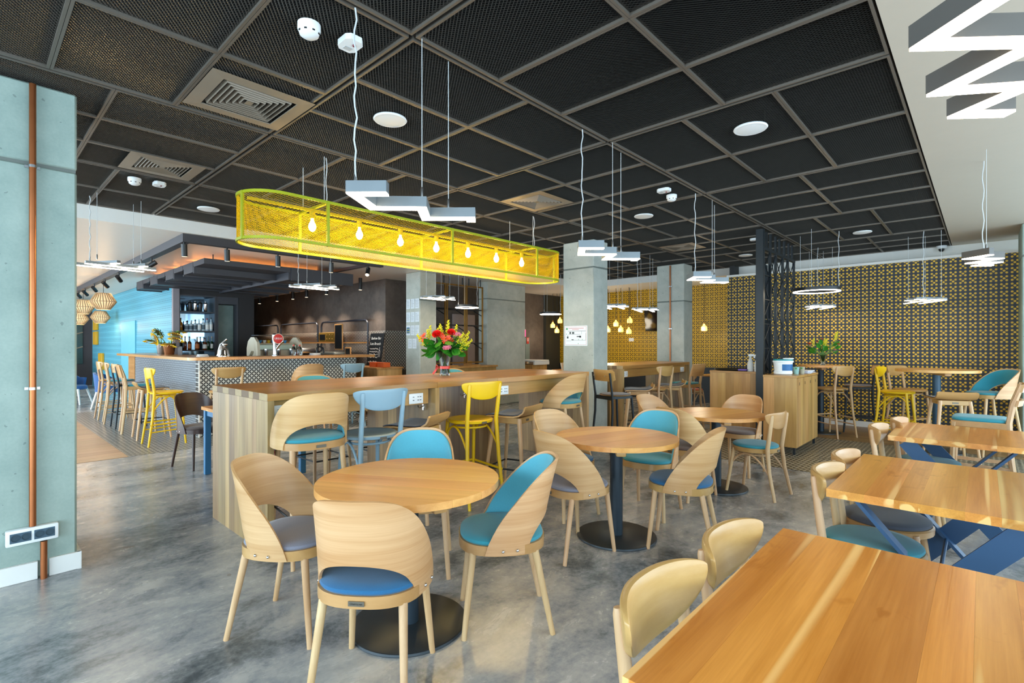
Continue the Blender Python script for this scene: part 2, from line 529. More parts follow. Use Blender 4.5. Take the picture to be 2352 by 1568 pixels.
struct(obj('baseboard_column', box(B(), -4.27, -4.25, -.45, .305, 0, .11, .003), WHITE))
struct(obj('baseboard_column_end', box(box(B(), -4.27, -4.25, .355, .51, 0, .11, .003), -4.87, -4.2505, .49, .51, 0, .11), WHITE))
COPPER = plain('copper', '#a8643c', .33, .85, .25, 6)
pt = thing('copper_pipe', 'copper pipe running up the broad pale column', 'pipe', (-4.235, .28, 0))
obj('pipe', tube(B(), [(0, .0, .335), (0, .0, 3.02)], .017, 12), COPPER, pt)
obj('pipe_foot', tube(B(), [(0, .05, .0), (0, .05, .23)], .017, 12), COPPER, pt)
for z in (2.52, 1.17):
    obj('clamp', box(tube(B(), [(0, 0, z - .008), (0, 0, z + .008)], .02, 12), -.03, -.02, -.035, .035, z - .008, z + .008), STEEL, pt)
pt = thing('copper_pipe', 'thin copper pipe on the column before the yellow wall', 'pipe', (-4.62, 9.66, 0))
obj('pipe', tube(B(), [(0, 0, 1.1), (0, 0, 3.02)], .014, 10), COPPER, pt)
for z in (2.6, 1.75):
    obj('clamp', box(tube(B(), [(0, 0, z - .008), (0, 0, z + .008)], .018, 10), -.035, .035, .0, .018, z - .008, z + .008), STEEL, pt)

sp = thing('socket_strip', 'white four-socket power strip low on the pale column', 'socket', (-4.266, .28, .283), 0)
obj('housing', box(B(), 0, .045, -.118, .118, -.048, .048, .008, 2), WPLASTIC, sp)
for k in range(2):
    o = obj('insert', box(B(), .044, .047, -.1 + .106 * k, -.006 + .106 * k, -.028, .028), plain('socket_blue_grey', '#40596a', .5), sp)
    for q in range(2):
        y = -.077 + .106 * k + .047 * q
        bm = lathe(B(), [(.021, 0), (.021, .003), (.017, .003), (.015, -.004), (0, -.004)], 16)
        bmesh.ops.rotate(bm, verts=bm.verts[:], matrix=Matrix.Rotation(R(90), 3, 'Y'))
        obj('socket', bm, plain('socket_dark', '#2c4350', .5), o, (.048, y, 0))

# ceilings
struct(obj('ceiling_white', box(B(), -.37, 2.6, -4.4, 11.0, 3.05, 3.5), plain('greige_ceiling', '#b9ae9e', .6, 0, .03)))
struct(obj('ceiling_bar', box(B(), -24, -7.62, -4.4, 12.5, 2.9, 3.5), plain('warm_white_ceiling', '#e6ddd2', .35, 0, .03)))
struct(obj('trim_3', box(B(), -7.62, -7.6, -4.4, 12.5, 2.89, 3.45), WHITE))
cg = struct(obj('ceiling', box(B(), -7.6, -.37, -4.4, 11.0, 3.42, 3.5), VOID))
obj('ceiling_rear', box(B(), -7.6, -.37, -4.4, -2.25, 3.05, 3.42), VOID, cg)

def mesh_sheet(w, h, nx, ny):
    """expanded metal: slanted strands round diamond holes, real openings between them"""
    bm = B(); dx, dy = w / nx, h / ny; t = .0025; lift = .006
    def strand(a, b):
        d = Vector((b[0] - a[0], b[1] - a[1], 0)); n = Vector((-d.y, d.x, 0)).normalized() * t
        if n.y < 0: n = -n
        A = Vector((a[0], a[1], 0)); C = Vector((b[0], b[1], 0)); u = Vector((0, 0, lift))
        bm.faces.new([bm.verts.new(p) for p in (A - n, C - n, C + n + u, A + n + u)])
    for i in range(nx):
        for j in range(ny):
            x0, y0 = -w / 2 + i * dx, -h / 2 + j * dy
            m = (x0 + dx / 2, y0 + dy / 2)
            strand((x0, y0), m); strand(m, (x0 + dx, y0))
            strand((x0, y0 + dy), m); strand(m, (x0 + dx, y0 + dy))
    return bm
def frame_mesh(w, h, b=.014, t=.035):
    bm = B()
    box(bm, -w / 2, w / 2, -h / 2, -h / 2 + b, 0, t); box(bm, -w / 2, w / 2, h / 2 - b, h / 2, 0, t)
    box(bm, -w / 2, -w / 2 + b, -h / 2 + b, h / 2 - b, 0, t); box(bm, w / 2 - b, w / 2, -h / 2 + b, h / 2 - b, 0, t)
    return bm
PA = (.9, .62); PB = (.6, .93)
ME = {'A': (mesh('panel_frame', frame_mesh(*PA), TBAR, False), mesh('mesh_sheet', mesh_sheet(.874, .594, 30, 30), MESHM, False)),
      'B': (mesh('panel_frame', frame_mesh(*PB), TBAR, False), mesh('mesh_sheet', mesh_sheet(.574, .904, 20, 46), MESHM, False))}
CX = [-7.6, -5.84, -4.02, -2.2, -.37]
CY = [-2.2, -.3, 1.6, 3.5, 5.42, 7.38, 9.3, 11.0]
VENTS = [(-3.56, 1.3), (-5.53, 1.1), (-3.72, 5.1), (-5.6, 9.0)]
for ix in range(4):
    for iy in range(7):
        typ = 'A' if (ix + iy) % 2 else 'B'
        nx, ny = (2, 3) if typ == 'A' else (3, 2)
        x0, x1, y0, y1 = CX[ix] + .012, CX[ix + 1] - .012, CY[iy] + .012, CY[iy + 1] - .012
        pw, ph = (x1 - x0) / nx, (y1 - y0) / ny
        nom = PA if typ == 'A' else PB
        for a in range(nx):
            for b in range(ny):
                c = (x0 + pw * (a + .5), y0 + ph * (b + .5), 3.05)
                p = link('ceiling_panel', ME[typ][0], cg, c, 0, ((pw - .002) / nom[0], (ph - .002) / nom[1], 1))
                s = link('mesh_sheet', ME[typ][1], p, (0, 0, .014))
struct(obj('window_front_frame', box(box(B(), 2.3, 2.4, -4.4, 11, 0, .1), 2.3, 2.4, -4.4, 11, 2.95, 3.05), plain('window_metal', '#3b4045', .5)))
for k in range(7):
    struct(obj('window_mullion', box(B(), 2.3, 2.4, -4.2 + 2.3 * k, -4.1 + 2.3 * k, .1, 2.95), plain('window_metal', '#3b4045', .5)))
# ================================================================== FURNITURE BUILDERS
def superell(a, b, n=36, p=2.6):
    out = []
    for k in range(n):
        t = 2 * math.pi * k / n; c, s = math.cos(t), math.sin(t)
        out.append((a * math.copysign(abs(c) ** (2 / p), c), b * math.copysign(abs(s) ** (2 / p), s)))
    return out

def cushion(a, b, z0, h, p=2.6, n=36):
    bm = B(); base = superell(a, b, n, p)
    rings = []
    for k, z in ((.97, 0), (1, h * .3), (.985, h * .62), (.93, h * .85), (.75, h * .97), (.4, h)):
        rings.append([bm.verts.new((x * k, y * k, z0 + z)) for x, y in base])
    for A, C in zip(rings, rings[1:]):
        for i in range(n): bm.faces.new((A[i], A[(i + 1) % n], C[(i + 1) % n], C[i]))
    bm.faces.new(rings[-1]); bm.faces.new(rings[0][::-1])
    return bm

def hoop(bm, pts, w, h):
    """flat band that follows a closed outline"""
    n = len(pts); q = []
    for x, y, z in pts:
        l = math.hypot(x, y); ix, iy = x * (1 - w / l), y * (1 - w / l)
        q.append([bm.verts.new(v) for v in ((x, y, z), (x, y, z + h), (ix, iy, z + h), (ix, iy, z))])
    for i in range(n):
        for k in range(4): bm.faces.new((q[i][k], q[(i + 1) % n][k], q[(i + 1) % n][(k + 1) % 4], q[i][(k + 1) % 4]))
    return bm

def leg(top, bot, r0, r1, n=10):
    return tube(B(), [top, tuple(t * .97 + b * .03 for t, b in zip(top, bot)), bot], [r0, r0, r1], n)

def shell_surface(off, zmargin, T, arch, H, SH, ang_margin=0):
    a, b = .236 - off, .232 - off
    Tm = T - ang_margin; rows = []
    ths = sorted(set([-Tm + 2 * Tm * i / 56 for i in range(57)] + [s * arch * k for s in (-1, 1) for k in (.9, .96, .985, .998, 1.0)]))
    for th in ths:
        t = abs(th) / T
        zt = SH - .045 + (H + .045) * (1 - t ** 3.0) ** .92 if t < 1 else SH - .045
        zt -= zmargin
        zb = SH - .045
        if off: zb = SH + .005
        if abs(th) < arch: zb = SH - .045 + (.168 + (zmargin)) * math.sqrt(max(0, 1 - (th / arch) ** 2))
        if off and abs(th) < arch: zb = max(zb, SH + .005)
        zt = max(zt, zb + .004)
        row = []
        for k in range(9):
            z = zb + (zt - zb) * k / 8
            g = max(0, (z - SH)) / .4
            c = math.cos(R(th)); s = math.sin(R(th))
            sx = math.copysign(abs(s) ** .86, s); cy = math.copysign(abs(c) ** .92, c)
            row.append((a * (1 - .05 * g) * sx, -b * cy - .085 * g ** 1.3 + .012, z))
        rows.append(row)
    return rows

def make_shell(name, label, cat, seat, SH=.46, H=.39, pad=None, ply=None, legm=None, foot=False, group=None):
    ply = ply or OAK; legm = legm or OAKV
    t = thing(name, label, cat, group=group)
    bm = B(); grid(bm, shell_surface(0, 0, 110, 58, H, SH))
    bmesh.ops.recalc_face_normals(bm, faces=bm.faces[:])
    bmesh.ops.solidify(bm, geom=bm.faces[:], thickness=.011)
    uvl = bm.loops.layers.uv.new('UVMap')
    for f_ in bm.faces:
        for lp in f_.loops: lp[uvl].uv = (math.atan2(lp.vert.co.x, -lp.vert.co.y) * .23, lp.vert.co.z)
    sh = obj('backrest_shell', bm, ply, t)
    for s in (-1, 1):
        for th in (74, 90):
            c = math.cos(R(th)); sn = math.sin(R(th))
            ballb = ball(B(), (s * (.236 + .002) * sn ** .86, -.232 * c ** .92 + .012 if c > 0.01 else .012, SH - .022), .0075, 8, 5)
            obj('screw', ballb, CHROME, sh)
    if pad:
        bm = B(); grid(bm, shell_surface(.013, .014, 110, 59, H, SH, 3))
        bmesh.ops.recalc_face_normals(bm, faces=bm.faces[:])
        bmesh.ops.solidify(bm, geom=bm.faces[:], thickness=.012)
        obj('backrest_pad', bm, pad, t)
    base = superell(.226, .222, 40)
    bm = B(); hoop(bm, [(x, y, SH - .05) for x, y in base], .16, .048)
    obj('seat_ring', bm, OAKR if ply is OAK else ply, t)
    obj('seat_cushion', cushion(.219, .216, SH - .004, .034), seat, t)
    k = .37 if SH > .6 else .22
    for sx in (-1, 1):
        for sy in (-1, 1):
            sp = (.045 if sy > 0 else .085) * (SH / .46) ** .5
            obj('leg', leg((sx * .165, sy * .155, SH - .048), (sx * (.165 + .03), sy * (.155 + sp), 0), .0185, .0135), legm, t)
    obj('tag', box(B(), -.032, .032, -.2275, -.2245, SH - .037, SH - .018), plain('tag_bronze', '#6f675a', .4, .5), t)
    if foot:
        z = .3; p = []
        for sx, sy in ((-1, -1), (1, -1), (1, 1), (-1, 1)):
            sp = (.045 if sy > 0 else .085) * (SH / .46) ** .5
            f = (SH - .048 - z) / (SH - .048)
            p.append((sx * (.165 + .03 * f), sy * (.155 + sp * f), z))
        obj('footrest', tube(B(), p, .008, 8, True), BLACKM, t)
    return t

def make_bent(name, label, cat, paint=None, SH=.46, seat=None, group=None, thick=.02, tall=.13, wrap=.06):
    w = paint or OAKR; lw = paint or OAKV
    t = thing(name, label, cat, group=group)
    top = SH + .345; yp = -.235 + wrap * .54 - thick / 2 - .008
    for s in (-1, 1):
        obj('rear_leg', tube(B(), [(s * .195, -.255, 0), (s * .178, -.2, SH * .55), (s * .165, -.178, SH), (s * .168, (yp - .178) / 2, SH + .15), (s * .172, yp, top - .035), (s * .172, yp - .003, top - .02)],
                             [.0135, .017, .0195, .0185, .0165, .012], 12), lw, t)
        obj('leg', leg((s * .15, .14, SH - .02), (s * .185, .2, 0), .018, .0135), lw, t)
    n = 30; m = 16; bm = B(); rings = []
    for i in range(n + 1):
        u = -math.cos(math.pi * i / n) * .999
        e = (1 - abs(u) ** 4) ** .5
        zt = top + .008 * u * u - .03 * (1 - e); zb = top - .03 - tall * (1 - abs(u) ** 2.6) ** .62
        zb = min(zb, zt - .006); hz = (zt - zb) / 2; zc = (zt + zb) / 2; ht = thick / 2 * (.35 + .65 * e)
        x = .228 * u; yc = -.235 + wrap * abs(u) ** 2.2
        ring_ = []
        for k in range(m):
            c, sn = math.cos(2 * math.pi * k / m), math.sin(2 * math.pi * k / m)
            dz = math.copysign(abs(sn) ** .4, sn) * hz; dy = math.copysign(abs(c) ** .55, c) * ht
            ring_.append(bm.verts.new((x, yc + dy - .12 * (zc + dz - (top - .1)) , zc + dz)))
        rings.append(ring_)
    for A_, C_ in zip(rings, rings[1:]):
        for k in range(m): bm.faces.new((A_[k], A_[(k + 1) % m], C_[(k + 1) % m], C_[k]))
    bm.faces.new(rings[0]); bm.faces.new(rings[-1]); bmesh.ops.recalc_face_normals(bm, faces=bm.faces[:])
    obj('backrest', bm, w, t)
    if seat:
        obj('seat', lathe(B(), [(.0, SH - .045), (.195, SH - .045), (.212, SH - .038), (.214, SH - .008), (.205, SH)], 32), w, t)
        obj('seat_cushion', cushion(.205, .205, SH, .03, 2.0), seat, t)
    else:
        obj('seat', lathe(B(), [(.0, SH - .035), (.19, SH - .035), (.21, SH - .028), (.214, SH - .008), (.2, SH), (.17, SH - .004), (0, SH - .009)], 32), w, t)
    for s in (-1, 1):
        obj('side_arch', tube(B(), arc((s * .16, .145, SH - .15), (s * .165, .0, SH + .06), (s * .178, -.19, SH - .22 if SH < .6 else SH - .26), 12), .0095, 8), lw, t)
    tube_b = tube(B(), [(.15 * math.cos(a), .15 * math.sin(a) , SH - .07) for a in [2 * math.pi * k / 20 for k in range(20)]], .009, 8, True)
    obj('under_ring', tube_b, lw, t)
    if SH > .6:
        for z, k in ((.3, 1), (.2, 0)):
            p = []
            for sx, sy in ((-1, -1), (1, -1), (1, 1), (-1, 1)):
                f = 1 - z / SH
                p.append((sx * (.195 - .02 * (1 - f) if sy < 0 else .15 + .035 * f), (-.255 + .05 * (1 - f) if sy < 0 else .14 + .06 * f), z + (.02 if sy > 0 else 0)))
            if k: obj('footrest', tube(B(), [p[0], p[3], p[2], p[1]], .011, 8), lw, t)
            else: obj('stretcher', tube(B(), [p[0], p[3]], .009, 8), lw, t); obj('stretcher', tube(B(), [p[1], p[2]], .009, 8), lw, t)
    obj('tag', box(B(), -.027, .027, -.2165, -.213, SH - .03, SH - .013), plain('tag_bronze', '#6f675a', .4, .5), t)
    return t

def make_lowback(name, label, cat, pad, wood_m=None, SH=.76, group=None, fm=None):
    w = wood_m or OAKR
    t = thing(name, label, cat, group=group)
    prof = [(.2, -.012), (.17, .0), (.1, .004), (.0, .0), (-.1, .002), (-.15, .012), (-.178, .038), (-.192, .07), (-.2, .095)]
    def sheet(off, w2, sel):
        rows = []
        for i in range(17):
            u = -1 + 2 * i / 16
            rows.append([(w2 * u, y - .012 * u * u * (1 if z > .03 else 0), SH + z + off + .008 * u * u - (.012 * max(0, (abs(u) - .85) / .15) ** 2 if z > .06 else 0)) for y, z in sel])
        bm = B(); grid(bm, rows); bmesh.ops.recalc_face_normals(bm, faces=bm.faces[:]); return bm
    bm = sheet(0, .205, prof); bmesh.ops.solidify(bm, geom=bm.faces[:], thickness=.014)
    obj('seat', bm, w, t)
    bm = sheet(.012, .198, prof[:7]); bmesh.ops.solidify(bm, geom=bm.faces[:], thickness=.007)
    obj('seat_pad', bm, pad, t)
    bm = box(B(), -.15, .15, -.15, .14, SH - .07, SH - .012, .004)
    obj('seat_frame', bm, w, t)
    for sx in (-1, 1):
        for sy in (-1, 1):
            obj('leg', leg((sx * .145, sy * .135, SH - .018), (sx * .215, sy * .215, 0), .022, .015, 8), w if w is not OAKR else OAKV, t)
    f = 1 - .27 / SH
    p = [(sx * (.145 + .07 * f), sy * (.135 + .08 * f), .27) for sx, sy in ((-1, -1), (1, -1), (1, 1), (-1, 1))]
    obj('footrest', tube(B(), p, .0085, 8, True), fm or BLACKM, t)
    obj('tag', box(B(), -.03, .03, -.153, -.1495, SH - .052, SH - .032), plain('tag_bronze', '#6f675a', .4, .5), t)
    return t

def make_square(name, label, cat, pad, SH=.76, group=None, rails=1, frame=None, back=None):
    w = frame or OAKV; bk = back or OAKR
    t = thing(name, label, cat, group=group)
    top = SH + .34
    for s in (-1, 1):
        obj('rear_leg', tube(B(), [(s * .19, -.25, 0), (s * .18, -.2, SH * .6), (s * .178, -.19, SH), (s * .178, -.215, SH + .16), (s * .178, -.27, top)], [.018, .021, .023, .021, .018], 6), w, t)
        obj('leg', leg((s * .178, .17, SH - .02), (s * .19, .2, 0), .022, .017, 6), w, t)
    if rails == 1: spans = [(top - .2, top)]
    else: spans = [(top - .065, top), (top - .19, top - .14)]
    for z0, z1 in spans:
        rows = []
        for i in range(13):
            u = -1 + 2 * i / 12
            rows.append([(.2 * u, -.232 - .045 * (z - SH - .1) / .2 - .035 * (1 - u * u), z) for z in (z0, (z0 + z1) / 2, z1)])
        bm = B(); grid(bm, rows); bmesh.ops.recalc_face_normals(bm, faces=bm.faces[:]); bmesh.ops.solidify(bm, geom=bm.faces[:], thickness=.018)
        obj('back_panel', bm, bk, t)
    obj('seat_frame', box(B(), -.195, .195, -.205, .195, SH - .06, SH - .004, .005), w if w is not OAKV else OAKR, t)
    obj('seat_cushion', cushion(.195, .195, SH - .004, .035, 5), pad, t)
    f = lambda z: 1 - z / SH
    if SH > .6:
        for z in (.3,):
            obj('stretcher', box(B(), -.19, .19, .175 + .02 * f(z), .2 + .02 * f(z), z - .02, z + .02), w, t)
            for s in (-1, 1):
                obj('stretcher', box(B(), s * .186 - .01, s * .186 + .01, -.22, .19, z + .03, z + .06), w, t)
    return t

def make_black(label, group=None):
    SH = .76
    t = thing('bar_stool', label, 'stool', group=group)
    for s in (-1, 1):
        obj('rear_leg', tube(B(), [(s * .215, -.24, 0), (s * .19, -.19, SH * .7), (s * .185, -.19, SH), (s * .19, -.235, SH + .3)], [.013, .016, .016, .013], 10), BLACKM, t)
        obj('leg', leg((s * .16, .15, SH - .02), (s * .19, .2, 0), .016, .013), BLACKM, t)
    obj('seat_frame', box(box(B(), -.18, .18, -.19, -.17, SH - .06, SH - .015), -.17, .17, -.18, .15, SH - .045, SH - .012), BLACKM, t)
    obj('seat', lathe(B(), [(0, SH - .012), (.2, SH - .012), (.215, SH - .002), (.205, SH + .002), (0, SH + .002)], 32), OAKR, t)
    obj('seat_cushion', cushion(.2, .2, SH + .002, .014, 2.2), BROWNF, t)
    rows = []
    for i in range(17):
        u = -1 + 2 * i / 16
        e = max(0, (abs(u) - .8) / .2) ** 2 * .02
        rows.append([(.23 * u, -.225 - .02 * k / 4 + .07 * u * u - .02, SH + .19 + e + (.15 - 2 * e) * k / 4) for k in range(5)])
    bm = B(); grid(bm, rows); bmesh.ops.recalc_face_normals(bm, faces=bm.faces[:]); bmesh.ops.solidify(bm, geom=bm.faces[:], thickness=.012)
    b = obj('backrest', bm, OAKR, t)
    for s in (-1, 1): obj('screw', ball(B(), (s * .12, -.262, SH + .26), .008, 8, 5), STEEL, b)
    p = [(-.208, -.225, .25), (.208, -.225, .25), (.178, .18, .25), (-.178, .18, .25)]
    obj('footrest', tube(B(), p, .009, 8, True), BLACKM, t)
    return t

# ------------------------------------------------------------------ tables
def disc_planks(parent, r, z0, z1, n, mat, off=0):
    """round top glued up from boards: every board is a slice of the disc"""
    w = 2 * r / n
    for k in range(n):
        a, b = -r + w * k, -r + w * (k + 1)
        g = .0006
        aa, bb = a + (g if k else 1e-4), b - (g if k < n - 1 else 1e-4)
        hi = [(math.sqrt(max(0, r * r - y * y)), y) for y in [aa + (bb - aa) * i / 10 for i in range(11)]]
        poly = hi + [(-x, y) for x, y in hi[::-1]]
        c = (aa + bb) / 2
        poly = [(x, y - c) for x, y in poly]
        bm = slab(B(), poly, z0, z1)
        bmesh.ops.remove_doubles(bm, verts=bm.verts[:], dist=1e-5)
        obj('top_plank', bm, mat, parent, (0, c, 0))

def round_table(label, loc, r=.45, h=.75, rz=0, base=.292, mat=None, pole=None, beam=90):
    t = thing('round_table', label, 'table', loc, rz)
    disc_planks(t, r, h - .034, h, 6, mat or TOPR)
    obj('support_beam', box(B(), -r * .86, r * .86, -.035, .035, h - .075, h - .035, .012, 2), OAKR, t, rz=R(beam))
    obj('pole', lathe(B(), [(.047, .012), (.047, h - .075)], 24), pole or NAVY, t)
    obj('mounting_plate', box(B(), -.11, .11, -.11, .11, h - .042, h - .036), BLACKM, t)
    obj('base', lathe(B(), [(0, 0), (base, 0), (base + .003, .004), (base, .014), (base - .006, .017), (0, .018)], 56), plain('base_steel', '#2c3338', .38, .3), t)
    return t

def x_table(label, x0, x1, y0, y1, h=.75, flip=1):
    t = thing('dining_table', label, 'table', ((x0 + x1) / 2, (y0 + y1) / 2, 0))
    hx, hy = (x1 - x0) / 2, (y1 - y0) / 2
    random.seed(int(y0 * 100))
    x = -hx
    while x < hx - .02:
        w = random.choice((.085, .12, .15, .11, .19))
        if x + w > hx - .06: w = hx - x
        bm = box(B(), -w / 2 + .0001, w / 2 - .0001, -hy, hy, -.019, .019)
        obj('top_plank', bm, TOPY, t, (x + w / 2, 0, h - .019))
        x += w
    hh = h - .045
    for cx in (-hx + .4, hx - .4):
        for y in (-hy + .08, hy - .08):
            for s_, wide in ((flip, True), (-flip, False)):
                ln = math.hypot(.6, hh); t2 = box(B(), -(.05 if wide else .008), (.05 if wide else .008), -(.006 if wide else .035), (.006 if wide else .035), -ln / 2, ln / 2); bm = B()
                merge(bm, t2, Matrix.Rotation(s_ * math.atan2(.6, hh), 4, 'Y'))
                bmesh.ops.bisect_plane(bm, geom=bm.verts[:] + bm.edges[:] + bm.faces[:], plane_co=(0, 0, -hh / 2), plane_no=(0, 0, -1), clear_outer=True)
                bmesh.ops.bisect_plane(bm, geom=bm.verts[:] + bm.edges[:] + bm.faces[:], plane_co=(0, 0, hh / 2), plane_no=(0, 0, 1), clear_outer=True)
                bmesh.ops.holes_fill(bm, edges=bm.edges[:])
                obj('leg', bm, DBLUE, t, (cx, y + (0 if wide else .03 * (1 if y < 0 else -1)), hh / 2))
        obj('leg_plate', box(B(), -.37, .37, -hy + .06, hy - .06, h - .045, h - .0385), DBLUE, t, (cx, 0, 0))
    obj('brace', tube(B(), [(-hx + .4, -hy + .12, h * .47), (-hx + .4, hy - .12, h * .47)], .009, 8), DBLUE, t)
    obj('brace', tube(B(), [(hx - .4, -hy + .12, h * .47), (hx - .4, hy - .12, h * .47)], .009, 8), DBLUE, t)
    return t

def stave_panel(parent, name, x0, x1, y0, y1, z0, z1, n, mat=None):
    ws = [random.uniform(.6, 1.4) for _ in range(n)]; s = sum(ws); x = x0
    for k in range(n):
        w = (x1 - x0) * ws[k] / s
        bxo(name, x + .0004, x + w - .0004, y0, y1, z0, z1, mat or STAVE, parent)
        x += w

def long_table(label, x0, x1, ys, h=1.1, aprons=(0, 2), panels=None):
    """bar-height table: glued staves for the end panels, a plank top, an apron rail in the closed bays"""
    t = thing('bar_table', label, 'table')
    n = 9
    ws = [random.uniform(.7, 1.3) for _ in range(n)]; tot = sum(ws)
    for a, b in zip(ys, ys[1:]):
        x = x0
        for k in range(n):
            w = (x1 - x0) * ws[k] / tot
            bxo('top_plank', x + .0004, x + w - .0004, a + .001, b - .001, h - .05, h, LTOP, t, .0012)
            x += w
    for k, y in enumerate(ys):
        ya = y + .002 if k == 0 else (y - .047 if k == len(ys) - 1 else y - .022)
        stave_panel(t, 'stave', x0 + .003, x1 - .003, ya, ya + .045, 0, h - .051, 10)
    EG = plain('end_grain_dark', '#7d6248', .6, 0, .2, 40); EL = plain('end_grain_pale', '#b59a72', .6, 0, .2, 40)
    x = x0
    for k in range(n):
        w = (x1 - x0) * ws[k] / tot
        bxo('end_grain', x + .001, x + w - .001, ys[0] - .001, ys[0] + .0005, h - .049, h - .001, EG if k % 2 else EL, t)
        x += w
    for k in aprons:
        a, b = ys[k] + .05, ys[k + 1] - .05
        for x in (x1 - .1, x0 + .06):
            bxo('apron', x, x + .035, a, b, h - .19, h - .051, RAILY, t, .003)
    return t

def socket_plate(label, loc, rz=R(90)):
    t = thing('wall_socket', label, 'socket', loc, rz)
    obj('plate', box(B(), -.075, .075, -.008, 0, -.045, .045, .004, 2), WPLASTIC, t)
    for x in (-.03, .02, .045):
        for z in (-.014, .014):
            obj('socket_hole', box(B(), x - .008, x + .008, -.0095, -.0075, z - .003, z + .003), plain('socket_slot', '#3a4046', .6), t)
    return t
# ================================================================== PLACING THE FURNITURE
round_table('round oak table nearest the camera, ringed by four shell chairs', (-2.17, 1.56, 0), .46, rz=R(30), beam=-45)
round_table('middle round oak table, behind the closest one', (-2.02, 3.33, 0), .45, rz=R(75), beam=-129)
round_table('farthest low round oak table, before the oak cabinets', (-1.97, 5.15, 0), .45, rz=R(75), beam=-129)

G = 'plywood shell chairs at the round tables'
DC = 'shell_chair'
A = make_shell(DC, 'oak shell chair with grey seat, left of the closest round table', 'chair', GREYF, group=G)
A.location = (-2.61, 1.16, 0); A.rotation_euler.z = face(.83, .56)
Bc = make_shell(DC, 'oak shell chair with bright blue seat, its back to the camera', 'chair', BLUE, group=G)
Bc.location = (-1.92, 1.21, 0); Bc.rotation_euler.z = face(-.62, .8)
text('tag_lettering', 'Chairry.net', .011, BLACKP, Bc, (0, -.2279, .4295), (R(90), 0, 0), .0004)
C = make_shell(DC, 'oak shell chair padded in teal, side-on at the closest round table', 'chair', TEAL, pad=SKY, group=G)
C.location = (-1.87, 1.93, 0); C.rotation_euler.z = face(-.65, -.76)
dup(C, (-2.68, 2.0, 0), face(.75, -.65), 'teal-padded shell chair facing the camera behind the closest round table')
dup(A, (-2.12, 2.93, 0), face(.25, .97), 'oak shell chair with grey-brown seat, its back beside the teal chair')
F_ = make_shell(DC, 'bare oak shell chair with blue seat, left of the middle round table', 'chair', BLUE, group=G)
F_.location = (-2.62, 3.5, 0); F_.rotation_euler.z = face(.95, -.2)
dup(F_, (-1.6, 3.52, 0), face(-.95, -.3), 'oak shell chair with dark blue seat, on the window side of the middle table')
dup(C, (-2.1, 4.0, 0), face(.12, -1), 'teal-padded shell chair on the far side of the middle round table')
I_ = make_shell(DC, 'bare oak shell chair with brown seat, left of the farthest round table', 'chair', BROWNF, group=G)
I_.location = (-2.65, 5.35, 0); I_.rotation_euler.z = face(.95, -.2)
dup(I_, (-2.1, 4.72, 0), face(.2, .98), 'oak shell chair with brown seat, its back between the middle and farthest tables')
dup(I_, (-2.02, 5.92, 0), face(-.05, -1), 'oak shell chair with brown seat, in front of the oak cabinets')
L_ = make_bent('bentwood_chair', 'natural bentwood chair with teal cushion at the farthest round table', 'chair', None, .46, TEAL)
L_.location = (-1.62, 5.22, 0); L_.rotation_euler.z = face(-1, .1)

# long dining tables by the window and their chairs
x_table('oak plank table in the near corner, planks running away', -.55, 1.15, .93, 2.09)
x_table('oak plank table with blue crossed legs, second of three', -.55, 1.15, 2.8, 3.85)
x_table('oak plank table with blue crossed legs, third and farthest', -.53, 1.15, 4.76, 5.68, flip=-1)
G = 'crescent-back chairs along the plank tables'
c1 = make_bent('crescent_chair', 'blond crescent-back chair, nearer of two at the near plank table', 'chair', None, .46, TEAL, G, .034, .15, .085)
c1.location = (-.45, 1.28, 0); c1.rotation_euler.z = face(1, 0)
dup(c1, (-.44, 1.77, 0), face(1, 0), 'blond crescent-back chair, farther of two at the near plank table')
dup(c1, (-.4, 3.04, 0), face(1, 0), 'blond crescent-back chair with teal seat at the second plank table')
c4 = make_bent('crescent_chair', 'blond crescent-back chair with charcoal seat at the second plank table', 'chair', None, .46, DGREY, G, .034, .15, .085)
c4.location = (-.4, 3.52, 0); c4.rotation_euler.z = face(1, 0)
dup(c1, (-.41, 4.9, 0), face(1, 0), 'blond crescent-back chair, nearer of two at the third plank table')
dup(c1, (-.33, 5.44, 0), face(1, 0), 'blond crescent-back chair, farther of two at the third plank table')

# the long bar table and its stools
random.seed(5)
long_table('very long oak bar table of glued staves crossing the room', -4.7, -3.57, (1.4, 2.87, 3.64, 5.25))
socket_plate('white socket plate under the bar table top, half hidden by a shell stool', (-3.634, 1.53, .965))
socket_plate('white socket plate under the bar table, right of the grey-blue stool', (-3.634, 2.68, .965))
socket_plate('white socket plate under the bar table, right of the yellow stool', (-3.634, 3.78, .965))
for k, (y, lab) in enumerate(((2.83, 'chrome coat hook under the bar table beside the grey-seated stool'), (3.6, 'chrome coat hook on the panel behind the yellow stool'))):
    h = thing('coat_hook', lab, 'hook', (-3.72 - .3 * k, y - .008, .87 + .03 * k))
    obj('hook_plate', box(B(), -.012, .012, 0, .006, -.03, .03, .003), CHROME, h)
    obj('hook_arm', tube(B(), [(0, 0, .01), (0, -.03, -.005), (0, -.05, .005), (0, -.055, .02)], .005, 8), CHROME, h)
G = 'stools at the long bar table'
s1 = make_shell('bar_stool', 'tall oak shell stool with teal seat at the near end of the bar table', 'stool', TEAL, .79, .33, SKY, foot=True, group=G)
s1.location = (-3.45, 1.64, 0); s1.rotation_euler.z = face(-1, .12)
s2 = make_bent('bar_stool', 'grey-blue painted bentwood stool at the long bar table', 'stool', GREYP, .76, None, G)
s2.location = (-3.5, 2.14, 0); s2.rotation_euler.z = face(-1, .05)
s3 = make_lowback('bar_stool', 'low-back oak stool with grey pad, between two painted stools', 'stool', DGREY, group=G)
s3.location = (-3.52, 2.6, 0); s3.rotation_euler.z = face(-.85, -.4)
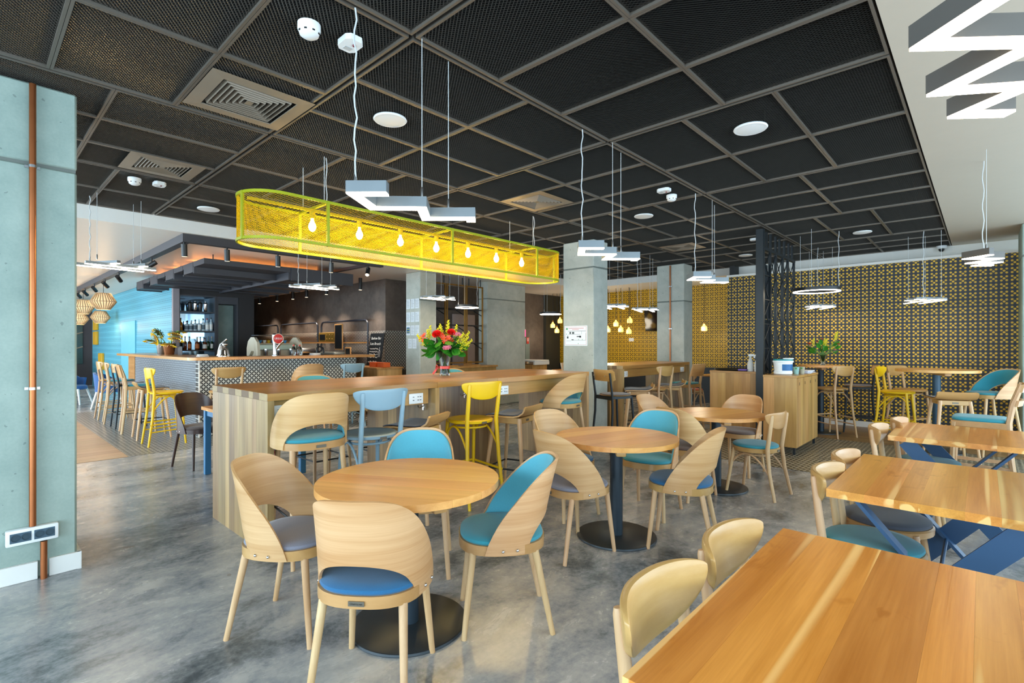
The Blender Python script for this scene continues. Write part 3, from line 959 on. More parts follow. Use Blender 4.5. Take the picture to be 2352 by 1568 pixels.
s4 = make_bent('bar_stool', 'bright yellow bentwood stool at the long bar table', 'stool', YELP, .76, None, G)
s4.location = (-3.48, 3.18, 0); s4.rotation_euler.z = face(-1, .1)
dup(s3, (-3.34, 3.62, 0), face(-.9, -.25), 'low-back oak stool at the bar table, right of the yellow one')
dup(s1, (-3.5, 4.58, 0), face(-1, -.1), 'tall oak shell stool with teal seat at the far end of the bar table')
dup(s1, (-4.92, 2.48, 0), face(1, .0), 'shell stool on the far side, teal seat seen behind the grey-blue stool')
dup(s3, (-4.95, 3.2, 0), face(1, 0), 'low-back stool on the far side, dark pad seen behind the yellow stool')
dup(s1, (-4.9, 4.35, 0), face(1, 0), 'shell stool across the bar table, teal seat under the last bay')

# small table behind the bar table
t = thing('square_table', 'small oak-topped table on blue legs behind the bar table', 'table', (-5.95, 2.2, 0))
for k in range(5): bxo('top_plank', -.4 + .16 * k + .0005, -.24 + .16 * k - .0005, -.42, .42, .715, .75, TOPY, t)
for sx in (-1, 1):
    for sy in (-1, 1): obj('leg', box(B(), -.03, .03, -.03, .03, 0, .715, .003), plain('blue_leg', '#2f6c94', .45), t, (sx * .36, sy * .37, 0))
obj('apron', box(box(B(), -.33, .33, .36, .385, .65, .714), -.33, .33, -.385, -.36, .65, .714), plain('blue_leg', '#2f6c94', .45), t)
DKB = wood('walnut_ply', '#3a251a', '#54372a', 'x', 30, 1.5, .35, .1, uv=True)
b1 = make_shell('shell_chair', 'dark walnut shell chair beside the blue-legged table', 'chair', BROWNF, ply=DKB, legm=DKB)
b1.location = (-6.8, 1.9, 0); b1.rotation_euler.z = face(1, .25)
r1 = make_bent('bentwood_chair', 'red painted bentwood chair half hidden under the bar table', 'chair', REDP)
r1.location = (-5.42, 1.98, 0); r1.rotation_euler.z = face(-1, .05)

# second bar table, round the column, and its stools
random.seed(8)
long_table('shorter oak bar table between the two concrete columns', -5.0, -4.1, (6.95, 9.4), aprons=(0,))
socket_plate('white socket plate on the shorter bar table, column end', (-4.164, 7.12, .965))
socket_plate('white socket plate on the shorter bar table, far end', (-4.164, 9.2, .965))
G = 'stools at the shorter bar table'
bk = make_black('black-legged stool with plywood back beside the evacuation plan column', G)
bk.location = (-3.66, 6.0, 0); bk.rotation_euler.z = face(.35, .93)
dup(s3, (-3.78, 6.85, 0), face(-.8, -.5), 'low-back oak stool at the shorter bar table, next to the black-legged one', G)
n1 = make_bent('bar_stool', 'natural bentwood stool at the shorter bar table', 'stool', None, .76, None, G)
n1.location = (-3.78, 7.36, 0); n1.rotation_euler.z = face(-1, .1)
dup(s3, (-3.78, 7.92, 0), face(-.8, -.5), 'low-back oak stool at the shorter bar table, right of the bentwood one', G)
q1 = make_square('bar_stool', 'square-backed oak stool with teal seat at the far end of the shorter bar table', 'stool', TEAL, group=G)
q1.location = (-3.8, 8.5, 0); q1.rotation_euler.z = face(-1, .1)
dup(q1, (-5.3, 7.5, 0), face(1, 0), 'teal-seated stool on the far side of the shorter bar table, column end', G)
dup(q1, (-5.3, 8.4, 0), face(1, 0), 'teal-seated stool on the far side of the shorter bar table, farther one', G)

# corner with the high round tables before the dotted wall
round_table('high round oak table on a dark blue pole before the dotted wall', (-.46, 8.92, 0), .45, 1.1, R(20), .3, TOPR, plain('pole_blue', '#27475c', .45))
round_table('high round oak table behind the cabinet, carrying the flower vase', (-1.95, 9.55, 0), .33, 1.1, R(20), .28)
G = 'stools at the high round tables'
y2 = dup(s4, (-.92, 9.25, 0), face(1, -.12), 'bright yellow bentwood stool before the dotted wall', G)
lb = make_lowback('bar_stool', 'low-back stool with pale legs under the high round table', 'stool', BROWNF, group=G)
lb.location = (-.3, 8.38, 0); lb.rotation_euler.z = face(-.35, .93)
sh = make_shell('bar_stool', 'shell stool padded inside in dark teal before the dotted wall', 'stool', TEAL, .79, .33, TEAL, foot=True, group=G)
sh.location = (.06, 9.1, 0); sh.rotation_euler.z = face(-.85, -.6)
dup(n1, (-1.74, 9.28, 0), face(-.9, .5), 'natural bentwood stool beside the plank cabinet', G)
b2 = dup(bk, (-1.5, 9.98, 0), face(-1, -.15), 'black-legged stool with plywood back before the dotted wall', G)
dup(n1, (-.82, 9.82, 0), face(.9, -.45), 'natural bentwood stool hidden behind the yellow one', G)
q2 = make_square('bar_stool', 'two-rail oak stool with teal seat behind the third plank table', 'stool', TEAL, .75, rails=2)
q2.location = (-.02, 6.35, 0); q2.rotation_euler.z = face(-1, .03)

# stools along the tiled bar
G = 'stools along the tiled bar'
dup(s4, (-8.7, 1.99, 0), face(0, 1), 'bright yellow bentwood stool, first at the tiled bar', G)
dup(s3, (-9.45, 1.97, 0), face(.05, 1), 'low-back oak stool beside the yellow one at the tiled bar', G)
dup(q1, (-10.25, 1.97, 0), face(.1, 1), 'square-backed oak stool with teal seat, third at the tiled bar', G)
dup(bk, (-10.96, 1.97, 0), face(0, 1), 'dark-legged stool with plywood back, fourth at the tiled bar', G)
n2 = make_bent('bar_stool', 'natural bentwood stool with teal cushion, fifth at the tiled bar', 'stool', None, .76, TEAL, G)
n2.location = (-11.72, 1.97, 0); n2.rotation_euler.z = face(.1, 1)
dup(n1, (-12.48, 1.97, 0), face(0, 1), 'natural bentwood stool, last and farthest at the tiled bar', G)
dup(n1, (-8.22, 2.62, 0), face(-1, .05), 'natural bentwood stool at the long tiled bar front, above the brown chair', G)
s5 = make_shell('bar_stool', 'tall oak shell stool with dark seat at the long tiled bar front', 'stool', BROWNF, .79, .33, foot=True, group=G)
s5.location = (-8.22, 3.86, 0); s5.rotation_euler.z = face(-1, .1)
dup(s2, (-8.22, 4.6, 0), face(-1, .05), 'grey-blue bentwood stool at the long tiled bar front', G)
w5 = make_lowback('bar_stool', 'white low-back stool at the end of the tiled bar front', 'stool', WPLASTIC, WPLASTIC, group=G)
w5.location = (-8.2, 5.15, 0); w5.rotation_euler.z = face(-1, 0)

# niche seating seen beyond the cabinets
t = thing('bistro_table', 'small yellow-topped table in the niche before the yellow wall', 'table', (-4.35, 11.5, 0))
obj('top', box(B(), -.35, .35, -.35, .35, .72, .75, .006), TOPR, t)
obj('leg', lathe(B(), [(.035, .01), (.035, .72)], 16), BLACKM, t); obj('base', lathe(B(), [(0, 0), (.25, 0), (.25, .015), (0, .02)], 24), BLACKM, t)
og = make_bent('bentwood_chair', 'bentwood chair with orange seat in the niche', 'chair', None, .46, ORANGEF)
og.location = (-4.58, 10.65, 0); og.rotation_euler.z = face(.2, 1)
for k, (x, lab) in enumerate(((-7.3, 'oak-topped table in the niche behind the plan column'), (-8.2, 'oak-topped table far left in the niche'))):
    t = thing('bistro_table', lab, 'table', (x, 11.2, 0))
    obj('top', box(B(), -.4, .4, -.35, .35, .72, .75, .006), TOPR, t)
    obj('leg', lathe(B(), [(.035, .01), (.035, .72)], 16), BLACKM, t); obj('base', lathe(B(), [(0, 0), (.25, 0), (.25, .015), (0, .02)], 24), BLACKM, t)
# ================================================================== LAMPS
def ribbon(pts, w):
    P_ = [Vector((x, y)) for x, y in pts]; L, Rr = [], []
    for i, p in enumerate(P_):
        d0 = (p - P_[i - 1]).normalized() if i else None
        d1 = (P_[i + 1] - p).normalized() if i < len(P_) - 1 else None
        if d0 is None: n = Vector((-d1.y, d1.x)); k = 1
        elif d1 is None: n = Vector((-d0.y, d0.x)); k = 1
        else:
            n0 = Vector((-d0.y, d0.x)); n1 = Vector((-d1.y, d1.x)); n = (n0 + n1).normalized(); k = 1 / max(.35, n.dot(n0))
        L.append(p + n * w / 2 * k); Rr.append(p - n * w / 2 * k)
    bm = B(); return L, Rr

def ribbon_solid(pts, w, z0, z1):
    L, Rr = ribbon(pts, w); bm = B()
    q = [[bm.verts.new((*a, z0)), bm.verts.new((*b, z0)), bm.verts.new((*b, z1)), bm.verts.new((*a, z1))] for a, b in zip(L, Rr)]
    for A, C in zip(q, q[1:]):
        for k in range(4): bm.faces.new((A[k], A[(k + 1) % 4], C[(k + 1) % 4], C[k]))
    bm.faces.new(q[0][::-1]); bm.faces.new(q[-1])
    bmesh.ops.recalc_face_normals(bm, faces=bm.faces[:])
    return bm

def hang(t, x, y, z0, z1, wavy=False):
    if wavy:
        pts = [(x + .006 * math.sin(k * 1.3), y + .006 * math.cos(k * 2.1), z0 + (z1 - z0) * k / 16) for k in range(17)]
        obj('power_cable', tube(B(), pts, .0042, 6), CABLE, t)
    else: obj('cable', tube(B(), [(x, y, z0), (x, y, z1)], .0022, 6), CABLE, t)
    obj('ferrule', lathe(B(), [(.007, z0), (.007, z0 + .045), (.003, z0 + .055)], 10, (x, y, 0)), STEEL, t)

def zig_lamp(label, pts, hangs, loc, zb=2.15, w=.053, h=.062, ceil=3.05, group=None, rz=0, mat=None):
    t = thing('zigzag_pendant', label, 'lamp', loc, rz, group)
    obj('housing', ribbon_solid(pts, w, zb + .008, zb + h), mat or GRAPH, t)
    obj('diffuser', ribbon_solid(pts, w - .002, zb, zb + .0078), LEDW, t)
    for k, (x, y) in enumerate(hangs): hang(t, x, y, zb + h, ceil, k == 0)
    return t

G = 'zigzag pendants over the round tables'
Z1 = [(-2.08, 1.37), (-2.2, 1.26), (-2.35, 1.46), (-2.17, 1.64), (-2.33, 1.79), (-2.14, 1.96), (-2.19, 2.01)]
o = (-2.2, 1.62)
Z1 = [(x - o[0], y - o[1]) for x, y in Z1]
H1 = [(-2.21 - o[0], 1.275 - o[1]), (-2.17 - o[0], 1.64 - o[1]), (-2.235 - o[0], 1.875 - o[1])]
z1 = zig_lamp('zigzag pendant hanging over the closest round table', Z1, H1, (-2.2, 1.62, 0), group=G)
dup(z1, (-2.2, 3.5, 0), 0, 'zigzag pendant hanging over the middle round table')
dup(z1, (-2.25, 5.66, 0), 0, 'zigzag pendant hanging over the farthest low round table')
G = 'zigzag pendants over the plank tables'
Z2 = [(.05, 1.43), (-.1, 1.56), (.1, 1.73), (-.085, 1.88), (.095, 2.0), (-.05, 2.11), (.06, 2.2)]
z2 = zig_lamp('large zigzag pendant in the upper corner over the plank tables', [(x, y - 1.8) for x, y in Z2], [(.0, .15), (.02, -.2)], (0, 1.8, 0), w=.043, group=G, mat=plain('graphite_dark', '#5d5955', .4, .2))
dup(z2, (0, 5.95, 0), 0, 'zigzag pendant over the farthest plank table, before the dotted wall', G)

def hash_lamp(label, loc, rz, zb=2.28, ceil=3.05, s=1.0):
    t = thing('lattice_pendant', label, 'lamp', loc, rz, 'lattice pendants of crossed light bars')
    bars = [((-.2, -.34), (-.2 + .0, .3)), ((.02, -.3), (.02, .34)), ((-.3, -.2), (.12, -.04)), ((-.3, .06), (.12, .22))]
    for k, (a, b) in enumerate(bars):
        a = (a[0] * s, a[1] * s); b = (b[0] * s, b[1] * s)
        z = zb + (.026 if k > 1 else 0)
        br = obj('light_bar', ribbon_solid([a, b], .04, z + .007, z + .035), GRAPH, t)
        obj('diffuser', ribbon_solid([a, b], .036, z, z + .0068), LEDW, br)
    for k, (x, y) in enumerate(((-.2, -.2), (.02, -.2), (-.2, .2), (.02, .2))): hang(t, x * s, y * s, zb + .06, ceil, k == 0)
    return t
hl = hash_lamp('lattice pendant hanging beside the broad pale column', (-6.95, 1.15, 0), R(8))
dup(hl, (-7.3, 3.6, 0), R(8), 'lattice pendant below the long yellow lamp, before the bar')
dup(hl, (-7.4, 6.05, 0), R(8), 'lattice pendant beside the column with the paper notices')
h2 = hash_lamp('lattice pendant over the near half of the shorter bar table', (-4.5, 7.5, 0), R(20), 2.05)
dup(h2, (-4.5, 8.6, 0), R(20), 'lattice pendant over the far half of the shorter bar table')
dup(h2, (-.55, 9.55, 0), R(30), 'small lattice pendant before the dotted wall over the high table')
dup(h2, (-1.95, 9.95, 0), R(30), 'small lattice pendant under the big ring lamp')

def ring_lamp(label, loc, r, z, ceil):
    t = thing('ring_pendant', label, 'lamp', loc, 0, 'ring pendants')
    obj('ring_housing', lathe(B(), [(r, z + .01), (r, z + .055), (r - .035, z + .055), (r - .035, z + .01), (r, z + .01)], 56, cap=False), BLACKP, t)
    obj('ring_diffuser', lathe(B(), [(r - .002, z + .0095), (r - .002, z), (r - .033, z), (r - .033, z + .0095)], 56, cap=False), LEDW, t)
    for k in range(3):
        a = 2.1 * k + .5; hang(t, (r - .017) * math.cos(a), (r - .017) * math.sin(a), z + .055, ceil, k == 0)
    return t
ring_lamp('big dark ring pendant before the dotted wall', (-1.76, 8.35, 0), .3, 2.19, 3.05)
ring_lamp('dark ring pendant before the brass frames', (-7.45, 6.72, 0), .23, 2.15, 3.05)
ring_lamp('dark ring pendant left of the evacuation plan column', (-7.4, 9.3, 0), .25, 2.13, 3.05)

# ---- long yellow cage lamp
YL = plain('cage_yellow', '#e2c21a', .4, .1, .05)
YG = plain('cage_frame_shaded_yellow', '#a9ae14', .4, .1, .05)  # greener copy of the yellow: cool shade put into the frame colour
t = thing('cage_pendant', 'very long yellow mesh cage pendant with seven bulbs', 'lamp', (-4.35, 3.48, 0))
RR, HL, Z0, Z1_ = .275, 1.73, 2.27, 2.655
def stadium(r, n=18, m=24):
    p = []
    for k in range(n + 1):
        a = math.pi * k / n; p.append((r * math.cos(a), HL + r * math.sin(a)))
    for k in range(1, m): p.append((-r, HL - 2 * HL * k / m))
    for k in range(n + 1):
        a = math.pi + math.pi * k / n; p.append((r * math.cos(a), -HL + r * math.sin(a)))
    for k in range(1, m): p.append((r, -HL + 2 * HL * k / m))
    return p
for z in (Z0, Z1_ - .022):
    bm = B(); q = []
    for (x, y), (xi, yi) in zip(stadium(RR), stadium(RR - .014)):
        q.append([bm.verts.new(v) for v in ((x, y, z), (x, y, z + .022), (xi, yi, z + .022), (xi, yi, z))])
    for i in range(len(q)):
        for k in range(4): bm.faces.new((q[i][k], q[i - 1][k], q[i - 1][(k + 1) % 4], q[i][(k + 1) % 4]))
    bmesh.ops.recalc_face_normals(bm, faces=bm.faces[:])
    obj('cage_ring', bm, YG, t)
for y in (-1.38, 0, 1.38):
    for s in (-1, 1):
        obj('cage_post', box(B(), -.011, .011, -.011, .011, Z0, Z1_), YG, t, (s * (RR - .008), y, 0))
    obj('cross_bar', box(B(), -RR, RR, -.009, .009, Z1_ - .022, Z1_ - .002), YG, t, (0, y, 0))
for s in (-1, 1):
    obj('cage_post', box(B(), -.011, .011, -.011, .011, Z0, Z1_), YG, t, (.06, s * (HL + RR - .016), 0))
obj('lamp_rail', box(B(), -.012, .012, -HL - .2, HL + .2, Z1_ - .045, Z1_ - .023), YL, t)
# expanded-metal skin, one strip wound round the cage
bm = B(); path = stadium(RR - .007, 20, 40); cum = [0]
loop = path + [path[0]]
for a, b in zip(loop, loop[1:]): cum.append(cum[-1] + math.hypot(b[0] - a[0], b[1] - a[1]))
def at(u):
    u %= cum[-1]
    for i in range(len(cum) - 1):
        if cum[i + 1] >= u:
            f = (u - cum[i]) / max(1e-9, cum[i + 1] - cum[i]); a, b = loop[i], loop[i + 1]
            return a[0] + (b[0] - a[0]) * f, a[1] + (b[1] - a[1]) * f
NU, NV = 300, 24; du = cum[-1] / NU; dv = (Z1_ - Z0 - .02) / NV
cache = {k: at(k * du / 2) for k in range(2 * NU)}
def strand(k0, v0, k1, v1):
    (x0, y0), (x1, y1) = cache[k0 % (2 * NU)], cache[k1 % (2 * NU)]
    zA, zB = Z0 + .01 + v0 * dv, Z0 + .01 + v1 * dv; tt = .0017
    n = .004
    def inn(x, y):
        cy = max(-HL, min(HL, y)); l = math.hypot(x, y - cy); return x * (1 - n / l), cy + (y - cy) * (1 - n / l)
    a2, b2 = inn(x0, y0), inn(x1, y1)
    bm.faces.new([bm.verts.new(v) for v in ((x0, y0, zA - tt), (x1, y1, zB - tt), (b2[0], b2[1], zB + tt), (a2[0], a2[1], zA + tt))])
for i in range(NU):
    for j in range(NV):
        strand(2 * i, j, 2 * i + 1, j + .5); strand(2 * i + 1, j + .5, 2 * i + 2, j)
        strand(2 * i, j + 1, 2 * i + 1, j + .5); strand(2 * i + 1, j + .5, 2 * i + 2, j + 1)
obj('mesh_skin', bm, YL, t, smooth=False)
BULB = plain('warm_bulb', '#ffe9b0', .3, emit='#ffd27a', es=13)
for k in range(7):
    y = -1.39 + .4633 * k
    hd = obj('bulb_holder', lathe(B(), [(.024, Z1_ - .105), (.024, Z1_ - .045)], 16), YL, t, (0, y, 0))
    prof = [(.012, 0), (.014, -.02), (.03, -.055), (.034, -.075), (.026, -.1), (.012, -.113), (0, -.116)]
    obj('bulb', lathe(B(), [(r, z + Z1_ - .105) for r, z in prof], 14), BULB, hd)
    ld = bpy.data.lights.new('bulb_light', 'POINT'); ld.energy = 7; ld.color = (1, .72, .3); ld.shadow_soft_size = .05
    lo = bpy.data.objects.new('bulb_light', ld); COL.objects.link(lo); lo.parent = t; lo.location = (0, y, Z1_ - .26)
for y in (-1.38, 1.38):
    for s in (-1, 1): obj('cable', tube(B(), [(s * .2, y, Z1_), (s * .2, y, 3.05)], .003, 6), CABLE, t)
    obj('power_cable', tube(B(), [(.2 + .01 * math.sin(k), y + .02, Z1_ + .39 * k / 10) for k in range(11)], .004, 6), CABLE, t)

# ---- woven lanterns
def lantern(label, loc, r, z, ztop=2.9):
    t = thing('woven_lantern', label, 'lamp', loc, 0, 'woven pendant lanterns over the lounge')
    RAT = plain('rattan', '#a98d68', .6, 0, .3, 30)
    prof = [(r * .55, .78 * r), (r, .0), (r * .5, -.72 * r)]
    n = 26
    bm = B()
    for k in range(n):
        a = 2 * math.pi * k / n; a2 = 2 * math.pi * (k + .35) / n
        pts = [(p * math.cos(a + (a2 - a) * i), p * math.sin(a + (a2 - a) * i), z + q) for i, (p, q) in enumerate(prof)]
        tube(bm, pts, r * .045, 5)
    o = obj('woven_ribs', bm, RAT, t); o['kind'] = 'stuff'
    for p, q in prof: obj('rim', tube(B(), [(p * math.cos(2 * math.pi * k / 28), p * math.sin(2 * math.pi * k / 28), z + q) for k in range(28)], r * .03, 6, True), RAT, t)
    obj('liner', lathe(B(), [(p * .93, z + q * .97) for p, q in prof], 28, cap=False), plain('lantern_liner', '#d8c3a0', .7, emit='#ffd3a0', es=.55), t)
    obj('bulb', ball(B(), (0, 0, z + r * .25), r * .22), BULB, t)
    obj('cord', tube(B(), [(0, 0, z + .3 * r), (0, 0, ztop)], .006, 6), BLACKP, t)
    ld = bpy.data.lights.new('lantern_light', 'POINT'); ld.energy = 7; ld.color = (1, .72, .46); ld.shadow_soft_size = .12
    lo = bpy.data.objects.new('lantern_light', ld); COL.objects.link(lo); lo.parent = t; lo.location = (0, 0, z - r)
lantern('woven lantern, largest and nearest of the four', (-13.7, 2.0, 0), .225, 2.34, 2.79)
lantern('woven lantern, half behind the nearest one', (-16.4, 2.0, 0), .225, 2.36, 2.79)
lantern('low woven lantern under the nearest one', (-18.4, 2.62, 0), .225, 2.2)
lantern('low woven lantern under the second one', (-19.2, 2.25, 0), .225, 2.17)

# ---- glass bottle pendants in the niche
AMB = plain('amber_lamp_glass', '#f3d78c', .15, emit='#ffc85a', es=1.6)
PEND = [(-7.05, 1.98, 'upper left glass pendant of the five-lamp cluster'), (-6.93, 1.83, 'lower left glass pendant of the five-lamp cluster'), (-6.69, 2.06, 'upper right glass pendant of the cluster, next the screen'),
        (-6.67, 1.78, 'lower right glass pendant of the cluster, next the screen'), (-7.32, 1.83, 'glass pendant of the cluster half behind the plan column'), (-4.75, 1.82, 'single glass pendant between the second column and dotted wall'),
        (-9.15, 1.99, 'left glass pendant of three beside the corridor wall'), (-9.03, 1.84, 'lowest glass pendant of three beside the corridor wall'), (-8.95, 2.12, 'highest glass pendant of three beside the corridor wall')]
for k, (x, z, lab) in enumerate(PEND):
    t = thing('glass_pendant', lab, 'lamp', (x, 11.6 + .04 * (k % 3), 0), 0, 'glass bottle pendants in the niche')
    obj('glass_shade', lathe(B(), [(.02, z + .1), (.024, z + .06), (.065, z + .02), (.07, z - .05), (.06, z - .075)], 16, cap=False), AMB, t)
    obj('lamp_cap', lathe(B(), [(.022, z + .09), (.022, z + .13), (.008, z + .14)], 12), BRASS, t)
    obj('cord', tube(B(), [(0, 0, z + .13), (.01, 0, 2.6), (0, 0, 2.9)], .006, 6), BLACKP, t)
ld = bpy.data.lights.new('pendant_light', 'POINT'); ld.energy = 10; ld.color = (1, .87, .66); ld.shadow_soft_size = .15
lo = bpy.data.objects.new('pendant_light', ld); COL.objects.link(lo); lo.parent = bpy.data.objects['glass_pendant']; lo.location = (.0, -.35, 1.75)
lo = bpy.data.objects.new('pendant_light', ld); COL.objects.link(lo); lo.parent = bpy.data.objects['glass_pendant.005']; lo.location = (.0, -.35, 1.75)
lo = bpy.data.objects.new('pendant_light', ld); COL.objects.link(lo); lo.parent = bpy.data.objects['glass_pendant.006']; lo.location = (.3, -.45, 1.75)

# ---- track frame with spotlights round the bar
tr = thing('lighting_track', 'dark square lighting track fixed round the bar ceiling', 'track', (0, 0, 0))
for nm, b in (('track_beam', (-7.82, -7.72, 1.95, 5.0)), ('track_beam', (-18, -7.82, 1.95, 2.05)), ('track_beam', (-11.5, -7.82, 4.93, 5.0))):
    obj(nm, box(B(), b[0], b[1], b[2], b[3], 2.79 if b[3] != 5.0 or b[0] > -8 else 2.85, 2.899), DARKM, tr)
def spot(label, loc, dirv, power=0, on=False, zt=2.79):
    t = thing('track_spot', label, 'spotlight', loc, 0, 'track spotlights over the bar')
    obj('swivel', tube(B(), [(0, 0, zt), (0, 0, zt - .07)], .012, 8), BLACKP, t)
    d = Vector(dirv).normalized(); c = Vector((0, 0, zt - .1))
    obj('spot_can', tube(B(), [c - d * .075, c + d * .085], .036, 16), BLACKP, t)
    obj('spot_lens', tube(B(), [c + d * .0855, c + d * .0875], .031, 16), plain('spot_lens', '#fff2d8', .4, emit='#ffe6bd', es=10 if on else 3), t)
    if power:
        ld = bpy.data.lights.new('spot_light', 'SPOT'); ld.energy = power; ld.color = (1, .83, .62); ld.spot_size = R(75); ld.spot_blend = .6; ld.shadow_soft_size = .05
        lo = bpy.data.objects.new('spot_light', ld); COL.objects.link(lo); lo.parent = t
        lo.location = c + d * .11; lo.rotation_euler = d.to_track_quat('-Z', 'Y').to_euler()
ORD = ['first', 'second', 'third', 'fourth', 'fifth', 'sixth']
for k, y in enumerate((1.98, 2.5, 3.2, 4.05)):
    spot('black track spotlight pointing down, %s along the long bar front' % ORD[k], (-7.77, y, 0), (-.18, .08, -1), 60 if k in (1, 3) else 0)
spot('lit track spotlight at the end of the bar track', (-7.77, 4.72, 0), (.5, -.45, -.8), 40, True)
for k, x in enumerate((-9.6, -12.1, -13.5, -14.8, -16.1, -17.1)):
    spot('black track spotlight over the lounge side of the bar, %s from the corner' % ORD[k], (x, 2.0, 0), ((-.75 if k % 2 else -.4), .5 if k else -.6, -.5), 5 if k in (0, 2, 4) else 0)
for k, x in enumerate((-15.75, -14.5, -13.5, -12.7, -11.65, -10.1)):
    t = thing('ceiling_downlight', 'small black cylinder downlight before the kitchen wall, %s from the left' % ORD[k], 'downlight', (x, 5.95, 0), 0, 'cylinder downlights before the kitchen wall')
    obj('can', lathe(B(), [(.04, 2.64), (.04, 2.9)], 16), BLACKP, t)
    obj('lens', lathe(B(), [(0, 2.637), (.034, 2.637), (.034, 2.6395)], 16), plain('spot_lens', '#fff2d8', .4, emit='#ffe6bd', es=3), t)
    ld = bpy.data.lights.new('downlight', 'SPOT'); ld.energy = 62; ld.color = (1, .85, .68); ld.spot_size = R(100); ld.spot_blend = .7; ld.shadow_soft_size = .04
    lo = bpy.data.objects.new('downlight', ld); COL.objects.link(lo); lo.parent = t; lo.location = (0, 0, 2.62)

# ---- corrugated baffle over the bar
bf = thing('bar_baffle', 'dark grey corrugated baffle hung over the bar', 'baffle', (0, 0, 0))
n = 8; X0, X1 = -13.5, -8.9; dx = (X1 - X0) / n
for k in range(n):
    xa = X0 + dx * k
    low = k % 2 == 0
    obj('baffle_beam', box(B(), xa, xa + dx * .97, 2.54, 5.09, 2.62 if low else 2.7, 2.785), DARKM, bf)
    obj('baffle_fin', box(B(), xa, xa + .04, 2.54, 5.09, 2.6, 2.71), DARKM, bf)
obj('front_fascia', box(B(), X1 - .03, X1, 3.9, 5.09, 2.56, 2.785), DARKM, bf)
obj('cross_rib', box(B(), X0, X1 - .03, 3.86, 3.9, 2.57, 2.7), DARKM, bf)
ADDGLOW = plain('added_uplight', '#ffcf9a', .5, emit='#ff9a4a', es=14)
for x in (-12.5, -11.3, -10.1): obj('added_glow_strip', box(B(), x, x + .05, 2.7, 4.95, 2.786, 2.796), ADDGLOW, bf)  # unseen glowing strips, added to warm the ceiling above the baffle
for x in (-13, -11, -9.2):
    for y in (2.75, 4.8): obj('hanger_rod', tube(B(), [(x, y, 2.785), (x, y, 2.9)], .008, 6), BLACKP, bf)

# ---- fittings on the mesh ceiling
def detector(label, x, y):
    t = thing('smoke_detector', label, 'detector', (x, y, 0), 0, 'smoke detectors')
    obj('body', lathe(B(), [(.055, 3.05), (.055, 3.02), (.05, 3.012), (.045, 2.995), (.03, 2.985), (0, 2.983)], 24), WPLASTIC, t)
    for k in range(8):
        a = k * .785; obj('vent_slot', box(B(), -.006, .006, -.003, .003, 3.002, 3.008), BLACKP, t, (.0485 * math.cos(a), .0485 * math.sin(a), 0), a + R(90))
def sensor(label, x, y):
    t = thing('alarm_sensor', label, 'detector', (x, y, 0), 0, 'ceiling alarm sensors')
    obj('body', slab(B(), [(-.065, -.03), (-.04, -.05), (.04, -.05), (.065, -.03), (.065, .03), (.04, .05), (-.04, .05), (-.065, .03)], 3.02, 3.05), WPLASTIC, t)
    obj('indicator', ball(B(), (.02, .01, 3.019), .009, 8, 5), plain('dark_red_led', '#6b1420', .3), t)
    obj('grille', box(B(), -.045, -.012, -.02, .02, 3.0185, 3.0205), plain('grille_grey', '#b8bcbe', .5), t)
for lab, x, y in (('round white smoke detector nearest the camera', -2.49, 1.18), ('round white smoke detector near the broad pale column', -6.04, 1.12), ('round white smoke detector above the middle of the room', -2.47, 5.2), ('round white smoke detector near the black lattice post', -2.56, 8.45)): detector(lab, x, y)
for lab, x, y in (('white alarm sensor with a red eye nearest the camera', -2.46, 1.39), ('white alarm sensor near the broad pale column', -6.03, 1.32), ('white alarm sensor above the middle of the room', -2.43, 4.94), ('white alarm sensor near the black lattice post', -2.55, 8.19)): sensor(lab, x, y)
for lab, x, y in (('white ceiling speaker above the closest round table', -3.11, 2.07), ('white ceiling speaker above the end of the yellow lamp', -6.75, 1.97), ('white ceiling speaker above the plank tables', -1.27, 3.98),
                  ('white ceiling speaker above the middle of the room', -3.12, 5.79), ('white ceiling speaker near the dotted wall', -1.27, 8.76), ('white ceiling speaker beyond the second column', -3.15, 9.61)):
    t = thing('ceiling_speaker', lab, 'speaker', (x, y, 0), 0, 'round ceiling speakers')
    obj('rim', lathe(B(), [(.115, 3.05), (.118, 3.043), (.112, 3.036), (.095, 3.036)], 36, cap=False), WPLASTIC, t)
    obj('grille', lathe(B(), [(.096, 3.037), (.07, 3.034), (0, 3.033)], 36, cap=False), WPLASTIC, t)
    obj('bracket', box(box(B(), -.1, -.06, -.02, .02, 3.05, 3.15), .06, .1, -.02, .02, 3.05, 3.15), BLACKP, t)
VM = plain('vent_grey', '#8d8070', .5, .2)
